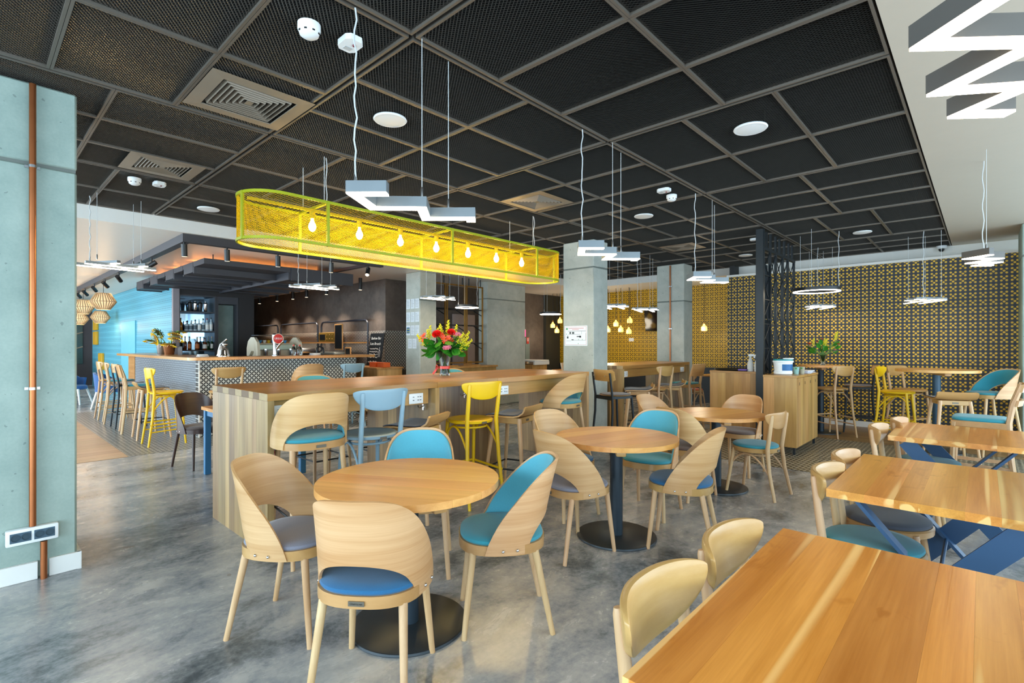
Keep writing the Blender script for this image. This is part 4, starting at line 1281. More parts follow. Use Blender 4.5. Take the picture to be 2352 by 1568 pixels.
for lab, x, y, s in (('square air diffuser nearest the broad pale column', -3.59, 1.29, .62), ('square air diffuser farther along the column side', -5.47, 1.22, .56), ('square air diffuser above the yellow cage lamp', -3.7, 4.4, .6), ('square air diffuser far above the shorter bar table', -3.66, 8.1, .58)):
    t = thing('air_diffuser', lab, 'vent', (x, y, 0), 0, 'square ceiling air diffusers')
    h = s / 2
    for k in range(7):
        a = h - (.07 if k else 0) - (h - .1) * k / 7; b = a - (.085 if k == 0 else .014); z = 3.046 + .0
        bm = B()
        o4 = [(a, a), (-a, a), (-a, -a), (a, -a)]; i4 = [(b, b), (-b, b), (-b, -b), (b, -b)]
        lift = 0 if k == 0 else .035
        vo = [bm.verts.new((*p, z + lift)) for p in o4]; vi = [bm.verts.new((*p, z - .004)) for p in i4]; vt = [bm.verts.new((*p, z + lift + .004)) for p in i4]
        for q in range(4):
            bm.faces.new((vo[q], vo[(q + 1) % 4], vi[(q + 1) % 4], vi[q])); bm.faces.new((vi[q], vi[(q + 1) % 4], vt[(q + 1) % 4], vt[q]))
        obj('frame' if k == 0 else 'vane', bm, VM, t, smooth=False)
    obj('centre_plate', box(B(), -.03, .03, -.02, .02, 3.045, 3.05), VM, t)
    obj('duct', box(B(), -h + .05, h - .05, -h + .05, h - .05, 3.086, 3.1), VOID, t)
t = thing('security_camera', 'small white dome camera at the end of the mesh ceiling', 'camera', (-.5, 10.9, 0))
obj('base', lathe(B(), [(.07, 3.05), (.07, 3.01), (.05, 3.0)], 20), WPLASTIC, t); obj('dome', ball(B(), (0, 0, 2.995), .042, 14, 8), plain('dome_black', '#111314', .1), t)
# ================================================================== BAR AND KITCHEN
BT = 1.235
bar = thing('bar_counter', 'corner bar counter faced in black and white petal tiles', 'counter', (0, 0, 0))
obj('tiled_front', box(B(), -9.0, -8.84, 2.45, 5.12, 0, BT - .045), petals('bar_tile_front', '#c6c8c2', '#1c1b1d', 'y', 'z', .05, .5), bar)
obj('tiled_side', box(B(), -13.15, -9.0, 2.45, 2.6, 0, BT - .045), petals('bar_tile_side_daylit', '#c2cbd2', '#1f2836', 'x', 'z', .05, .5), bar)  # same tile as the front, bluish: cool daylight put into its colours
obj('corner_trim', box(B(), -8.85, -8.832, 2.442, 2.46, 0, BT - .045), WHITE, bar)
obj('end_panel', box(B(), -13.75, -13.15, 2.44, 2.62, 0, BT - .045), CTOP, bar)
wt = thing('bar_worktop', 'glossy oak worktop running round the corner bar', 'worktop', (0, 0, 0))
r = .16; corner = [(-8.72 - r + r * math.sin(a), 2.3 + r - r * math.cos(a)) for a in [R(90) * k / 8 for k in range(9)]]
bm = slab(B(), [(-14.15, 2.3)] + corner + [(-8.72, 2.96), (-14.15, 2.96)], BT - .045, BT)
obj('side_top', bm, CTOP, wt)
bm = slab(B(), [(-8.72, 2.9605), (-8.72, 5.45), (-9.4, 5.45), (-9.4, 2.9605)], BT - .045, BT)
obj('front_top', bm, wood('counter_wood_y', '#a97438', '#d7a465', 'y', 14, .9, .3, .2, .35), wt)

isl = thing('back_counter', 'steel-topped counter behind the bar carrying the coffee machine', 'counter', (-10.95, 4.5, 0))
obj('body', box(B(), -.32, .32, -.95, .95, 0, .93), DARKM, isl); obj('top', box(B(), -.35, .35, -.98, .98, .93, .96, .004), STEEL, isl)
kc = thing('kitchen_counter', 'long kitchen counter below the petal-tiled wall', 'counter', (-12.4, 6.05, 0))
obj('body', box(B(), -2.1, 2.3, -.28, .3, 0, .9), DARKM, kc); obj('top', box(B(), -2.12, 2.32, -.31, .31, .9, .94, .004), CTOP, kc)
lc2 = thing('side_cabinet', 'low oak cabinet with the orange box on it, beside the notice column', 'cabinet', (-9.5, 5.95, 0))
for k in range(5): bxo('front_plank', -.45 + .2 * k, -.2505 + .2 * k, -.3, -.27, .03, .93, CABW, lc2)
obj('body', box(B(), -.45, .55, -.27, .3, .0, .93), CABW, lc2); obj('top', box(B(), -.48, .58, -.33, .32, .93, .965, .004), CTOP, lc2)
for k in range(2):
    o = obj('storage_box', box(B(), -.12, .12, -.08, .08, 0, .1, .006), plain('orange_card', '#d75a16', .5), None, (-9.32 + .3 * k, 5.85, .965))
    tag(o, ('orange box on the low cabinet, larger one in view' if k == 0 else 'orange box on the low cabinet, half behind the notice column'), 'box', 'orange boxes')

# coffee machine
CREAM = plain('cream_enamel', '#d9cbb0', .3)
cm = thing('espresso_machine', 'cream and chrome espresso machine behind the bar', 'coffee machine', (-10.9, 4.42, .96))
obj('body', box(B(), -.22, .14, -.4, .36, .2, .5, .04, 3), CREAM, cm)
bm = B(); n = 14
outer = [(-.25 + .0, .0)] + [(.3 * math.cos(R(180 - 9 * k)) * .9 + .05, .3 + .33 * math.sin(R(9 * k))) for k in range(0, 19)] + [(.32, .3), (.32, .0), (.22, .0)] + [(.05 + .17 * math.cos(R(12 * k)), .1 + .2 * math.sin(R(12 * k))) for k in range(0, 16)] + [(-.13, .0)]
for s in (-1, 1):
    bm = B(); poly = [(-.27, .0), (-.27, .36), (-.2, .5), (-.05, .58), (.12, .58), (.27, .48), (.31, .32), (.31, .0), (.22, .0), (.2, .2), (.1, .3), (-.02, .3), (-.14, .2), (-.16, .0)]
    lo_ = [bm.verts.new((x, -.025, z)) for x, z in poly]; hi_ = [bm.verts.new((x, .025, z)) for x, z in poly]
    bm.faces.new(lo_); bm.faces.new(hi_[::-1])
    for k in range(len(poly)): bm.faces.new((lo_[k], hi_[k], hi_[(k + 1) % len(poly)], lo_[(k + 1) % len(poly)]))
    bmesh.ops.triangulate(bm, faces=[f for f in bm.faces if len(f.verts) > 4]); bmesh.ops.recalc_face_normals(bm, faces=bm.faces[:])
    obj('side_panel', bm, CREAM, cm, (0, s * .43, .04))
obj('drip_tray', box(B(), -.1, .3, -.4, .4, .0, .09, .008), STEEL, cm)
obj('back_panel', box(B(), -.26, -.2, -.4, .4, .05, .5), BLACKP, cm)
for k in range(3):
    g = obj('group_head', lathe(B(), [(.04, .2), (.045, .28), (.05, .34), (.05, .38)], 16, (.2, -.26 + .26 * k, 0)), CHROME, cm)
    obj('portafilter', tube(B(), [(.24, -.26 + .26 * k, .2), (.4, -.26 + .26 * k, .17)], .016, 8), BLACKP, g)
obj('control_panel', box(B(), .14, .2, -.38, .38, .36, .47, .01), plain('pale_green_steel', '#aab3a0', .3, .4), cm)
obj('cup_rail', tube(B(), [(-.2, -.38, .66), (.16, -.38, .66), (.16, .38, .66), (-.2, .38, .66)], .008, 8, True), CHROME, cm)
for k in range(7):
    o = obj('cup', lathe(B(), [(.02, 0), (.034, .05), (.036, .06), (.032, .06), (.018, .006)], 14), plain('cup_%d' % (k % 3), ('#3f86b4', '#e6e2d8', '#c5a21c')[k % 3], .4), None, (-10.95, 4.15 + .085 * k, 1.4605))
    tag(o, 'small coffee cup on top of the espresso machine, %s from the left' % (ORD + ['seventh'])[k], 'cup', 'cups on the espresso machine')

# beer tap with round badge
RED = plain('badge_red', '#d8302c', .4)
tp = thing('beer_tap', 'chrome beer tap with a round red badge on the bar', 'beer tap', (-9.2, 3.74, BT))
obj('column', lathe(B(), [(.055, 0), (.055, .01), (.035, .02), (.033, .2), (.05, .3), (.05, .37), (.03, .39), (0, .392)], 24), CHROME, tp)
obj('arm', tube(B(), arc((0, 0, .1), (.02, .06, .22), (.04, .12, .26), 8), .03, 10), CHROME, tp)
bm = lathe(B(), [(0, 0), (.085, 0), (.09, .006), (.09, .018), (.08, .022), (0, .022)], 36)
bmesh.ops.rotate(bm, verts=bm.verts[:], matrix=Matrix.Rotation(R(90), 3, 'Y'))
bd = obj('badge', bm, RED, tp, (.04, .03, .3))
text('badge_lettering', 'URSUS', .045, WPLASTIC, bd, (.0225, 0, -.012), (R(90), 0, R(90)), .001)
obj('badge_ring', tube(B(), [(.02, .087 * math.cos(2 * math.pi * k / 30), .087 * math.sin(2 * math.pi * k / 30)) for k in range(30)], .005, 6, True), plain('badge_cream', '#f0e3cf', .4), bd)
jp = thing('citrus_press', 'polished metal lever citrus press on the bar', 'juicer', (-9.2, 2.9, BT))
obj('body', lathe(B(), [(.1, 0), (.1, .02), (.085, .05), (.08, .1), (.06, .14), (.045, .17), (.03, .19), (0, .195)], 20), CHROME, jp)
obj('cap', ball(B(), (.02, .02, .2), .045, 14, 8, .7), CHROME, jp)
obj('lever', tube(B(), [(-.03, -.06, .1), (-.01, -.04, .2), (.01, .02, .26), (.02, .05, .285)], [.012, .012, .012, .02], 10), CHROME, jp)
for k, y in enumerate((4.07, 4.18)):
    t = thing('water_bottle', ('clear water bottle with red cap, left of two on the bar' if k == 0 else 'clear water bottle with red cap, right of two on the bar'), 'bottle', (-9.2, y, BT), 0, 'water bottles on the bar')
    obj('bottle', lathe(B(), [(.038, 0), (.04, .01), (.04, .1), (.035, .13), (.015, .16), (.014, .175)], 16), GLASS, t)
    obj('cap', lathe(B(), [(.016, .17), (.016, .195)], 12), plain('cap_red', '#e0452c', .4), t)
fc = thing('swan_neck_tap', 'black swan-neck tap behind the bar worktop', 'tap', (-9.75, 4.78, .96))
obj('neck', tube(B(), [(0, 0, 0), (0, 0, .36)] + [(.0, .07 - .07 * math.cos(R(18 * k)), .36 + .07 * math.sin(R(18 * k))) for k in range(1, 11)] + [(0, .14, .3)], .016, 10), BLACKP, fc)
obj('base', lathe(B(), [(.03, 0), (.03, .03), (.02, .04)], 16), BLACKP, fc)
sk = thing('sink_counter', 'low sink counter just behind the bar front', 'counter', (-9.75, 4.75, 0))
obj('body', box(B(), -.25, .25, -.6, .6, 0, .92), DARKM, sk); obj('top', box(B(), -.27, .27, -.62, .62, .92, .96), STEEL, sk)
for lab, x, y in (('folded white cloth on the bar, right of the water bottles', -9.1, 4.42), ('stack of white napkins on the bar corner by the bottle shelves', -9.3, 2.62)):
    t = thing('napkin_stack', lab, 'napkins', (x, y, BT))
    for k in range(3): obj('napkin', box(B(), -.09, .09, -.07, .07, .014 * k, .014 * k + .012, .005), WPLASTIC, t, (random.uniform(-.01, .01), random.uniform(-.01, .01), 0), random.uniform(-.2, .2))

# sunflowers in metal buckets
GREEN = plain('leaf_green', '#3f7a22', .5, 0, .3, 20); STEMG = plain('stem_green', '#6e8a34', .5, 0, .2, 20)
PET = plain('sunflower_petal', '#fbc30a', .5, 0, .15, 30); SEED = plain('sunflower_seed', '#7a5a1e', .8, 0, .3, 60)
COPP = plain('rose_metal', '#c8906a', .2, .9)
def frame_from(d):
    return Vector(d).normalized().to_track_quat('Z', 'Y').to_matrix().to_4x4()
def sunflower(parent, base, head, d, r):
    bm = tube(B(), arc(base, (base[0] * .3 + head[0] * .7, base[1] * .3 + head[1] * .7, head[2] + .1), head, 10), .007, 6)
    st = obj('stem', bm, STEMG, parent)
    m = Matrix.Translation(Vector(head)) @ frame_from(d)
    bm = B(); t2 = lathe(B(), [(0, -.012), (r * .55, 0), (r * .5, .018), (0, .022)], 14); merge(bm, t2, m)
    hd = obj('flower_head', bm, SEED, parent)
    bm = B(); t2 = B()
    for k in range(18):
        a = 2 * math.pi * k / 18
        for rr, zz, wd in ((1, .012, .13),):
            c, s = math.cos(a), math.sin(a)
            p = [(r * .5 * c - wd * r * -s, r * .5 * s - wd * r * c, zz), (r * 1.05 * c, r * 1.05 * s, zz + .03), (r * .5 * c + wd * r * -s, r * .5 * s + wd * r * c, zz), (r * .8 * c, r * .8 * s, zz + .035)]
            v = [t2.verts.new(q) for q in p]; t2.faces.new((v[0], v[1], v[3])); t2.faces.new((v[3], v[1], v[2]))
    merge(bm, t2, m); o = obj('petals', bm, PET, hd)
    bm = B(); t2 = B()
    for k in range(10):
        a = 2 * math.pi * k / 10; c, s = math.cos(a), math.sin(a)
        v = [t2.verts.new(q) for q in ((r * .3 * c, r * .3 * s, -.015), (r * .75 * c - .15 * r * -s, r * .75 * s - .15 * r * c, -.005), (r * 1.0 * c, r * 1.0 * s, .004), (r * .75 * c + .15 * r * -s, r * .75 * s + .15 * r * c, -.005))]
        t2.faces.new(v)
    merge(bm, t2, m); obj('sepals', bm, GREEN, hd)
for lab, x, mat, heads in (('silvery metal bucket of drooping sunflowers on the bar', -12.0, STEEL, [((-.38, -.05, .27), (-.2, -.1, -1)), ((-.27, .02, .42), (-.5, -.4, -.5)), ((-.15, -.02, .23), (0, -.15, -1)), ((-.05, .04, .2), (-.1, -.1, -1))]),
                           ('copper-toned metal bucket of drooping sunflowers on the bar', -11.5, COPP, [((-.08, -.12, .3), (.1, -.9, -.35)), ((.3, .0, .38), (.3, -.3, -1)), ((.45, -.03, .3), (.2, -.3, -1)), ((.2, -.05, .2), (.1, -.2, -1)), ((.12, .08, .42), (0, .2, -1))])):
    t = thing('sunflower_bucket', lab, 'flowers', (x, 2.68, BT))
    obj('bucket', lathe(B(), [(.075, 0), (.08, .01), (.105, .2), (.112, .215), (.106, .22), (.1, .2), (.075, .02), (0, .02)], 24, cap=False), mat, t)
    obj('handle', tube(B(), [(.108 * math.cos(R(20 * k)), -.04 - .02 * math.sin(R(20 * k)), .19 - .07 * math.sin(R(20 * k))) for k in range(10)], .004, 6), mat, t)
    for h, d in heads:
        h = (h[0] * 1.5, h[1] * 1.5, h[2] * 1.05); sunflower(t, (h[0] * .1, h[1] * .1, .15), h, d, .135)
o = tag(obj('menu_card', slab(B(), [(-.12, -.06), (.12, -.05), (.12, -.045), (-.12, -.055)], 0, .16), BLACKP, None, (-11.05, 2.8, BT)), 'small dark menu card standing beside the copper bucket', 'card')

# bottle shelves
bs = thing('bottle_shelf', 'dark mirrored shelf unit full of bottles behind the bar', 'shelf', (-12.7, 3.44, 0))
obj('mirror_back', box(B(), -.17, -.16, -.34, .34, .9, 2.5), plain('mirror_pane', '#a9cbe6', .05, .9, .02), bs)
for s in (-1, 1): obj('side', box(B(), -.18, .2, s * .345 - .015, s * .345 + .015, .0, 2.5), DARKM, bs)
for z in (.95, 1.31, 1.73, 2.15, 2.5): obj('shelf_board', box(B(), -.16, .2, -.33, .33, z - .025, z), DARKM, bs)
def bottle(label, y, z, r, h, body, capm, labm=None, nk=.35, x=0.0):
    t = thing('liquor_bottle', label, 'bottle', (-12.58 + x, y, z), 0, 'bottles on the bar shelves')
    obj('glass_body', lathe(B(), [(r * .9, 0), (r, .006), (r, h * (.92 - nk)), (r * .8, h * (1 - nk)), (r * .33, h * (1.05 - nk)), (r * .3, h * .9)], 14), body, t)
    obj('cap', lathe(B(), [(r * .36, h * .88), (r * .36, h)], 10), capm, t)
    if labm: obj('label', lathe(B(), [(r * 1.015, h * .12), (r * 1.015, h * (.85 - nk))], 14, cap=False), labm, t)
AMBER = plain('amber_liquor', '#5c2a10', .1, 0, .1); CLEAR = plain('clear_liquor', '#c6d4da', .08, .1, .1); DKG = plain('dark_green_liquor', '#123018', .1); GOLD = plain('gold_liquor', '#a8701a', .12)
LB1 = plain('label_white', '#e4e2dc', .6, 0, .15, 60); LB2 = plain('label_slate', '#54636c', .6, 0, .2, 60); LB3 = plain('label_orange', '#c4703a', .6, 0, .2, 60)
ROW2 = [(3.14, .035, .27, GOLD, BLACKP, None, 'amber slim bottle, far left of the middle shelf'), (3.25, .042, .21, CLEAR, BLACKP, LB2, 'squat clear bottle, second on the middle shelf'), (3.33, .042, .22, CLEAR, STEEL, LB2, 'squat clear bottle with silver neck, third on the middle shelf'), (3.41, .04, .24, CLEAR, LB2, LB2, 'clear bottle with slate label, centre of the middle shelf'),
        (3.49, .038, .25, CLEAR, STEEL, LB1, 'clear bottle with white label, right of the shelf centre'), (3.57, .036, .27, CLEAR, BLACKP, LB2, 'clear bottle with black cap on the middle shelf'), (3.64, .04, .28, CLEAR, plain('cap_wine', '#8a1f34', .4), LB1, 'clear bottle with wine-red cap on the middle shelf'), (3.72, .034, .3, CLEAR, BLACKP, LB1, 'tall clear bottle, far right of the middle shelf')]
ROW3 = [(3.22, .036, .3, AMBER, BLACKP, None, 'brown bottle behind the sunflowers on the lower shelf'), (3.3, .036, .3, AMBER, BLACKP, LB3, 'brown bottle with orange label on the lower shelf'), (3.45, .042, .29, AMBER, GOLD, LB3, 'square-shouldered whisky bottle on the lower shelf'), (3.6, .044, .27, AMBER, BLACKP, LB1, 'brown bottle with square white label on the lower shelf'),
        (3.665, .034, .3, DKG, DKG, None, 'dark green bottle on the lower shelf'), (3.735, .03, .3, DKG, GOLD, LB1, 'dark green bottle with gold neck, far right of the lower shelf')]
for y, r, h, b, c, l, lab in ROW2: bottle(lab, y, 1.73, r, h, b, c, l)
for y, r, h, b, c, l, lab in ROW3: bottle(lab, y, 1.31, r, h, b, c, l, .4)
for k, (y, m) in enumerate(((3.31, BLACKP), (3.41, CHROME), (3.51, BLACKP), (3.61, CHROME))):
    t = thing('cocktail_shaker', ('black', 'chrome')[k % 2] + ' cocktail shaker on the top shelf, ' + ('left' if k < 2 else 'right') + ' of the two', 'shaker', (-12.58, y, 2.15), 0, 'shakers on the top shelf')
    obj('cup', lathe(B(), [(.03, 0), (.033, .005), (.043, .17)], 16), m, t); obj('cap', lathe(B(), [(.043, .17), (.03, .2), (.014, .205), (.014, .225), (0, .235)], 16), m, t)

# kitchen rack, boards, chalkboard
rk = thing('pipe_rack', 'black bent-pipe rack of three hoops on the kitchen wall', 'rack', (0, 6.2, 0))
for x0, x1 in ((-17.2, -15.05), (-14.85, -12.6), (-12.4, -10.2)):
    pts = [(x0, 0, .94), (x0, 0, 1.87)] + [(x0 + .12 - .12 * math.cos(R(15 * k)), 0, 1.87 + .12 * math.sin(R(15 * k))) for k in range(1, 7)] + [(x1 - .12 + .12 * math.sin(R(15 * k)), 0, 1.87 + .12 * math.cos(R(15 * k))) for k in range(0, 7)] + [(x1, 0, .94)]
    obj('hoop', tube(B(), pts, .022, 8), plain('pipe_navy', '#262b36', .4), rk)
obj('rack_board', box(B(), -17.2, -10.2, -.1, .1, 1.46, 1.49), CTOP, rk)
t = thing('radio', 'brass-coloured retro radio on the kitchen rack board', 'radio', (-11.95, 6.2, 1.49))
obj('case', box(B(), -.42, .42, -.09, .09, 0, .24, .012), plain('radio_gold', '#a8803a', .4, .3), t)
obj('screen', box(B(), -.36, -.08, -.096, -.089, .05, .19), BLACKP, t)
obj('face', box(B(), -.02, .4, -.096, -.089, .03, .21), plain('radio_face', '#8a6d2c', .4, .4), t)
for k in range(6): obj('knob', ball(B(), (.03 + .13 * (k % 3), -.1, .07 + .1 * (k // 3)), .018, 8, 5), BRASS, t)
for lab, x, z0, w_, h_ in (('tall chalkboard in rounded oak frame on the kitchen rack', -11.18, 1.3, .19, .62), ('small chalkboard in rounded oak frame behind the bar', -10.75, .95, .13, .42)):
    t = thing('framed_board', lab, 'board', (x, 6.02, z0))
    obj('frame', box(B(), -w_, w_, -.012, .012, 0, h_, .01, 2), CTOP, t); obj('slate', box(B(), -w_ + .03, w_ - .03, -.016, -.011, .03, h_ - .03, .002), BLACKP, t)
t = thing('slicer', 'grey domed appliance on the kitchen counter', 'appliance', (-11.4, 5.95, .94))
obj('body', box(B(), -.3, .45, -.18, .18, 0, .32, .06, 3), plain('appliance_grey', '#6e7472', .4, .4), t); obj('window', box(B(), -.29, -.05, -.19, -.17, .1, .25, .01), plain('screen_dark', '#1d2626', .15), t)
t = thing('display_case', 'steel countertop case with a red band on the kitchen counter', 'display case', (-13.2, 5.95, .94))
obj('case', box(B(), -.6, .6, -.2, .2, 0, .2, .02), STEEL, t); obj('band', box(B(), -.6, .6, -.206, -.199, .16, .26), plain('band_red', '#a82a1c', .5), t)
obj('lid', box(B(), -.6, .6, -.18, .2, .26, .4, .05, 3), STEEL, t)
t = thing('chalkboard', 'black chalkboard with white handwriting leaning at the kitchen corner', 'board', (-9.73, 6.05, .966), 0)
t.rotation_euler = (R(-9), 0, 0)
obj('board', box(B(), -.27, .27, -.01, .01, 0, .72, .003), BLACKP, t)
CHALK = plain('chalk', '#e8e4dc', .8)
text('heading', 'Barlow Bar', .085, CHALK, t, (-.02, -.0115, .58), (R(90), 0, 0), .0005)
text('heading', 'Lets Brunch', .085, CHALK, t, (-.02, -.0115, .46), (R(90), 0, 0), .0005)
for k, z in enumerate((.37, .31, .25, .19, .09, .05)):
    random.seed(k); x = -.22 if k < 5 else .0; pts = []
    while x < (.12 if k < 5 else .14):
        pts.append((x, -.0115, z + random.uniform(-.016, .018))); x += .013
    obj('chalk_line', tube(B(), pts, .004, 4), CHALK, t)
obj('chalk_bottle', tube(B(), [(.17, -.0115, .41), (.17, -.0115, .35), (.2, -.0115, .32), (.2, -.0115, .2), (.15, -.0115, .2), (.15, -.0115, .32), (.165, -.0115, .35)], .004, 4), CHALK, t)

# brass frames with shelving behind
def brass_frame(label, y0, y1):
    t = thing('hanging_frame', label, 'frame', (-8.4, (y0 + y1) / 2, 0), 0, 'hanging brass frames')
    h = (y1 - y0) / 2; z0, z1 = 1.02, 2.74; s = .014
    for yy in (-h, h - 2 * s): obj('upright', box(B(), -s, s, yy, yy + 2 * s, z0, z1), BRASS, t)
    for z in (z0, z1 - 2 * s): obj('rail', box(B(), -s, s, -h + 2 * s, h - 2 * s, z, z + 2 * s), BRASS, t)
    for yy in (-h * .7, h * .7): obj('hanger', tube(B(), [(0, yy, z1), (0, yy, 2.9)], .012, 8), BLACKM, t)
    for z in (1.45, 1.85, 2.2):
        obj('wire_shelf', box(B(), -.32, -.02, -h, h, z, z + .018), BLACKM, t); obj('bracket', tube(B(), [(-.02, h - .02, z - .12), (-.28, h - .02, z)], .01, 6), BLACKM, t)
brass_frame('brass frame next to the notice column', 6.66, 6.97)
brass_frame('middle brass frame above the flower vase', 7.0, 7.53)
brass_frame('brass frame next to the wide concrete column', 7.56, 8.07)
lowb = thing('serving_counter', 'oak serving counter below the brass frames', 'counter', (-8.35, 7.45, 0))
obj('body', box(B(), -.25, .2, -.8, .8, 0, .93), CABW, lowb); obj('top', box(B(), -.28, .24, -.82, .82, .93, .965), CTOP, lowb)
for k, y in enumerate((7.1, 7.75)):
    o = obj('cutlery_tray', box(box(B(), -.15, .15, -.12, .12, 0, .02), -.15, -.13, -.12, .12, .02, .09), CTOP, None, (-8.42, y, .965))
    tag(o, 'oak tray on the serving counter, ' + ('left one' if k == 0 else 'right one'), 'tray', 'oak trays')
struct(obj('door_2', box(B(), -9.8, -9.77, 8.35, 9.1, 0, 2.2), plain('pale_door', '#b3a09a', .5)))

# notices and signs
random.seed(3)
K3 = ['left', 'middle', 'right']; K4 = ['top', 'second', 'third', 'bottom']
PAPER = plain('paper_white', '#d4dade', .5, 0, .04); PRINT = plain('print_grey', '#8b9298', .7)
for rI in range(4):
    for cI in range(3 if rI < 3 else 2):
        x = -8.655 + .15 * cI + (.06 if rI == 3 else 0); z = 2.26 - .27 * rI
        t = thing('paper_notice', '%s paper notice in the %s row on the concrete column' % (K3[cI], K4[rI]), 'notice', (x, 6.196, z), 0, 'paper notices on the column')
        obj('sheet', box(B(), -.066, .066, -.003, .003, -.1, .1), PAPER, t)
        if (rI, cI) == (2, 0):
            obj('blue_print', box(B(), -.05, .05, -.0045, -.003, -.06, .06), plain('print_blue', '#1b5d8c', .6), t)
            for z2 in (-.035, .02): obj('yellow_print', box(B(), -.035, .045, -.0055, -.0045, z2, z2 + .012), plain('print_yellow', '#d6cf3a', .6), t)
        else:
            for q in range(5): obj('print_line', box(B(), -.05, random.uniform(0, .05), -.0042, -.003, .06 - .03 * q, .066 - .03 * q), PRINT, t)
t = thing('evacuation_plan', 'white evacuation plan with a small floor drawing on the concrete column', 'poster', (-4.665, 6.495, 1.57))
obj('sheet', box(B(), -.215, .215, -.004, .004, -.155, .155), WPLASTIC, t)
PR = plain('print_red', '#c9676a', .6); PK = plain('print_dark', '#3d4446', .6); PG = plain('print_green', '#2f9a57', .6)
for a, b, c, d_ in ((-.2, .2, .138, .141), (-.2, .2, -.141, -.138), (-.2, -.197, -.138, .138), (.197, .2, -.138, .138)): obj('border_line', box(B(), a, b, -.0052, -.004, c, d_), PR, t)
obj('green_symbol', box(B(), -.185, -.155, -.0052, -.004, .095, .125), PG, t)
for a, b, z in ((-.14, .15, .113), (-.07, .06, .094)): obj('title_line', box(B(), a, b, -.0052, -.004, z, z + .007), PR, t)
for a, b, c, d_ in ((-.15, .19, .072, .077), (-.14, .09, .022, .025), (.11, .112, .02, .07), (-.12, -.09, .03, .062), (-.07, -.03, .03, .06), (.02, .1, -.02, -.005), (.07, .1, -.03, .0), (-.17, -.14, -.04, -.01), (-.18, -.09, -.082, -.079), (-.08, -.04, -.07, -.055), (-.04, .19, -.072, -.069), (.186, .189, -.07, .04), (-.15, -.147, -.02, .02)):
    obj('plan_line', box(B(), a, b, -.0052, -.004, c, d_), PK, t)
for x, z in ((.05, -.066), (.12, -.066), (.045, -.13), (-.18, .02)): obj('green_arrow', box(B(), x, x + .007, -.0054, -.004, z, z + .016), PG, t)
t = thing('exit_sign', 'glowing pink-red emergency sign in the corridor', 'sign', (-9.59, 10.72, 1.75))
obj('box', box(B(), 0, .05, -.14, .14, -.1, .1, .006), plain('sign_pink', '#d8336c', .4, emit='#ff2f6e', es=1.6), t)
obj('symbol', box(B(), .05, .053, -.04, .02, -.07, .04), plain('sign_white', '#ffffff', .4, emit='#ffffff', es=1.5), t)
obj('indicator', box(B(), .0, .05, -.12, .12, .102, .12), plain('sign_green', '#2fae6a', .4, emit='#2fd07a', es=1), t)
t = thing('fire_sign', 'small red and white fire sign on the grey box', 'sign', (-9.53, 10.93, 1.54))
obj('plate', box(B(), 0, .006, -.05, .05, -.09, .09), plain('fire_red', '#b33324', .5), t); obj('symbol', box(B(), .006, .008, -.012, .012, -.02, .07), WPLASTIC, t)
t = thing('hydrant_cabinet', 'grey metal cabinet on the corridor wall below the pink sign', 'cabinet', (-9.598, 10.75, .8))
obj('body', box(B(), 0, .06, -.28, .28, -.3, .82, .006), plain('cabinet_grey', '#71807e', .5), t); obj('seam', box(B(), .06, .062, .08, .085, -.28, .8), DARKM, t)
t = thing('wall_screen', 'dark screen hanging tilted before the yellow dotted wall', 'screen', (-6.4, 12.25, 2.08)); t.rotation_euler = (R(8), 0, 0)
obj('panel', box(B(), -.16, .55, -.03, .03, -.3, .3, .006), plain('screen_black', '#1a120c', .12), t); obj('bracket', box(B(), .1, .2, .03, .1, -.05, .05), BLACKP, t)
socket_plate('small white switch plate on the yellow dotted wall', (-7.05, 12.399, 1.56), 0)

# ================================================================== CABINETS, SCREEN AND WHAT STANDS ON THEM
def plank_cabinet(name, label, x0, x1, y0, y1, z1, doors):
    t = thing(name, label, 'cabinet', ((x0 + x1) / 2, (y0 + y1) / 2, 0))
    hx, hy = (x1 - x0) / 2, (y1 - y0) / 2
    obj('carcass', box(B(), -hx + .012, hx - .012, -hy + .012, hy - .012, .1, z1 - .03), CABW, t)
    n = max(3, round(2 * hx / .13))
    for k in range(n):
        w_ = 2 * hx / n; bxo('side_plank', -hx + w_ * k, -hx + w_ * (k + 1) - .0006, -hy, -hy + .012, .1, z1 - .03, CABW, t)
    n = max(4, round(2 * hy / .1))
    for k in range(n):
        w_ = 2 * hy / n; bxo('door_plank', hx - .012, hx, -hy + .012 + w_ * k * .98, -hy + .012 + w_ * (k + 1) * .98 - (.003 if k % 3 == 2 else .0006), .1, z1 - .035, CABW, t)
    for k in range(doors):
        y = -hy + 2 * hy * (k + .5) / doors
        obj('finger_hole', box(B(), hx - .001, hx + .0015, y - .008, y + .008, z1 - .13, z1 - .09, .0), BLACKP, t)
    obj('top', box(B(), -hx - .004, hx + .006, -hy - .006, hy + .006, z1 - .03, z1, .002), CTOP, t)
    for sx in (-1, 1):
        for sy in (-1, 1): obj('foot', box(B(), sx * (hx - .04) - .014, sx * (hx - .04) + .014, sy * (hy - .05) - .014, sy * (hy - .05) + .014, 0, .1), BLACKM, t)
    return t
plank_cabinet('plank_cabinet', 'oak plank cabinet with the white bucket on top', -2.16, -1.76, 7.28, 8.42, 1.03, 4)
plank_cabinet('plank_cabinet', 'plain oak cabinet behind the black lattice post', -3.14, -2.42, 7.95, 8.6, 1.03, 2)
ls = thing('lattice_screen', 'black steel lattice screen rising to the ceiling between the cabinets', 'screen', (-2.29, 0, 0))
obj('post', box(B(), -.05, .05, 7.55, 7.62, 0, 3.05, .003), BLACKM, ls)
YS = [7.64, 8.02, 8.3, 8.66, 8.94, 9.3]
for k, y in enumerate(YS): obj('upright', box(B(), -.018, .018, y - .013, y + .013, .0 if k in (0, 5) else 1.0, 2.82), BLACKM, ls)
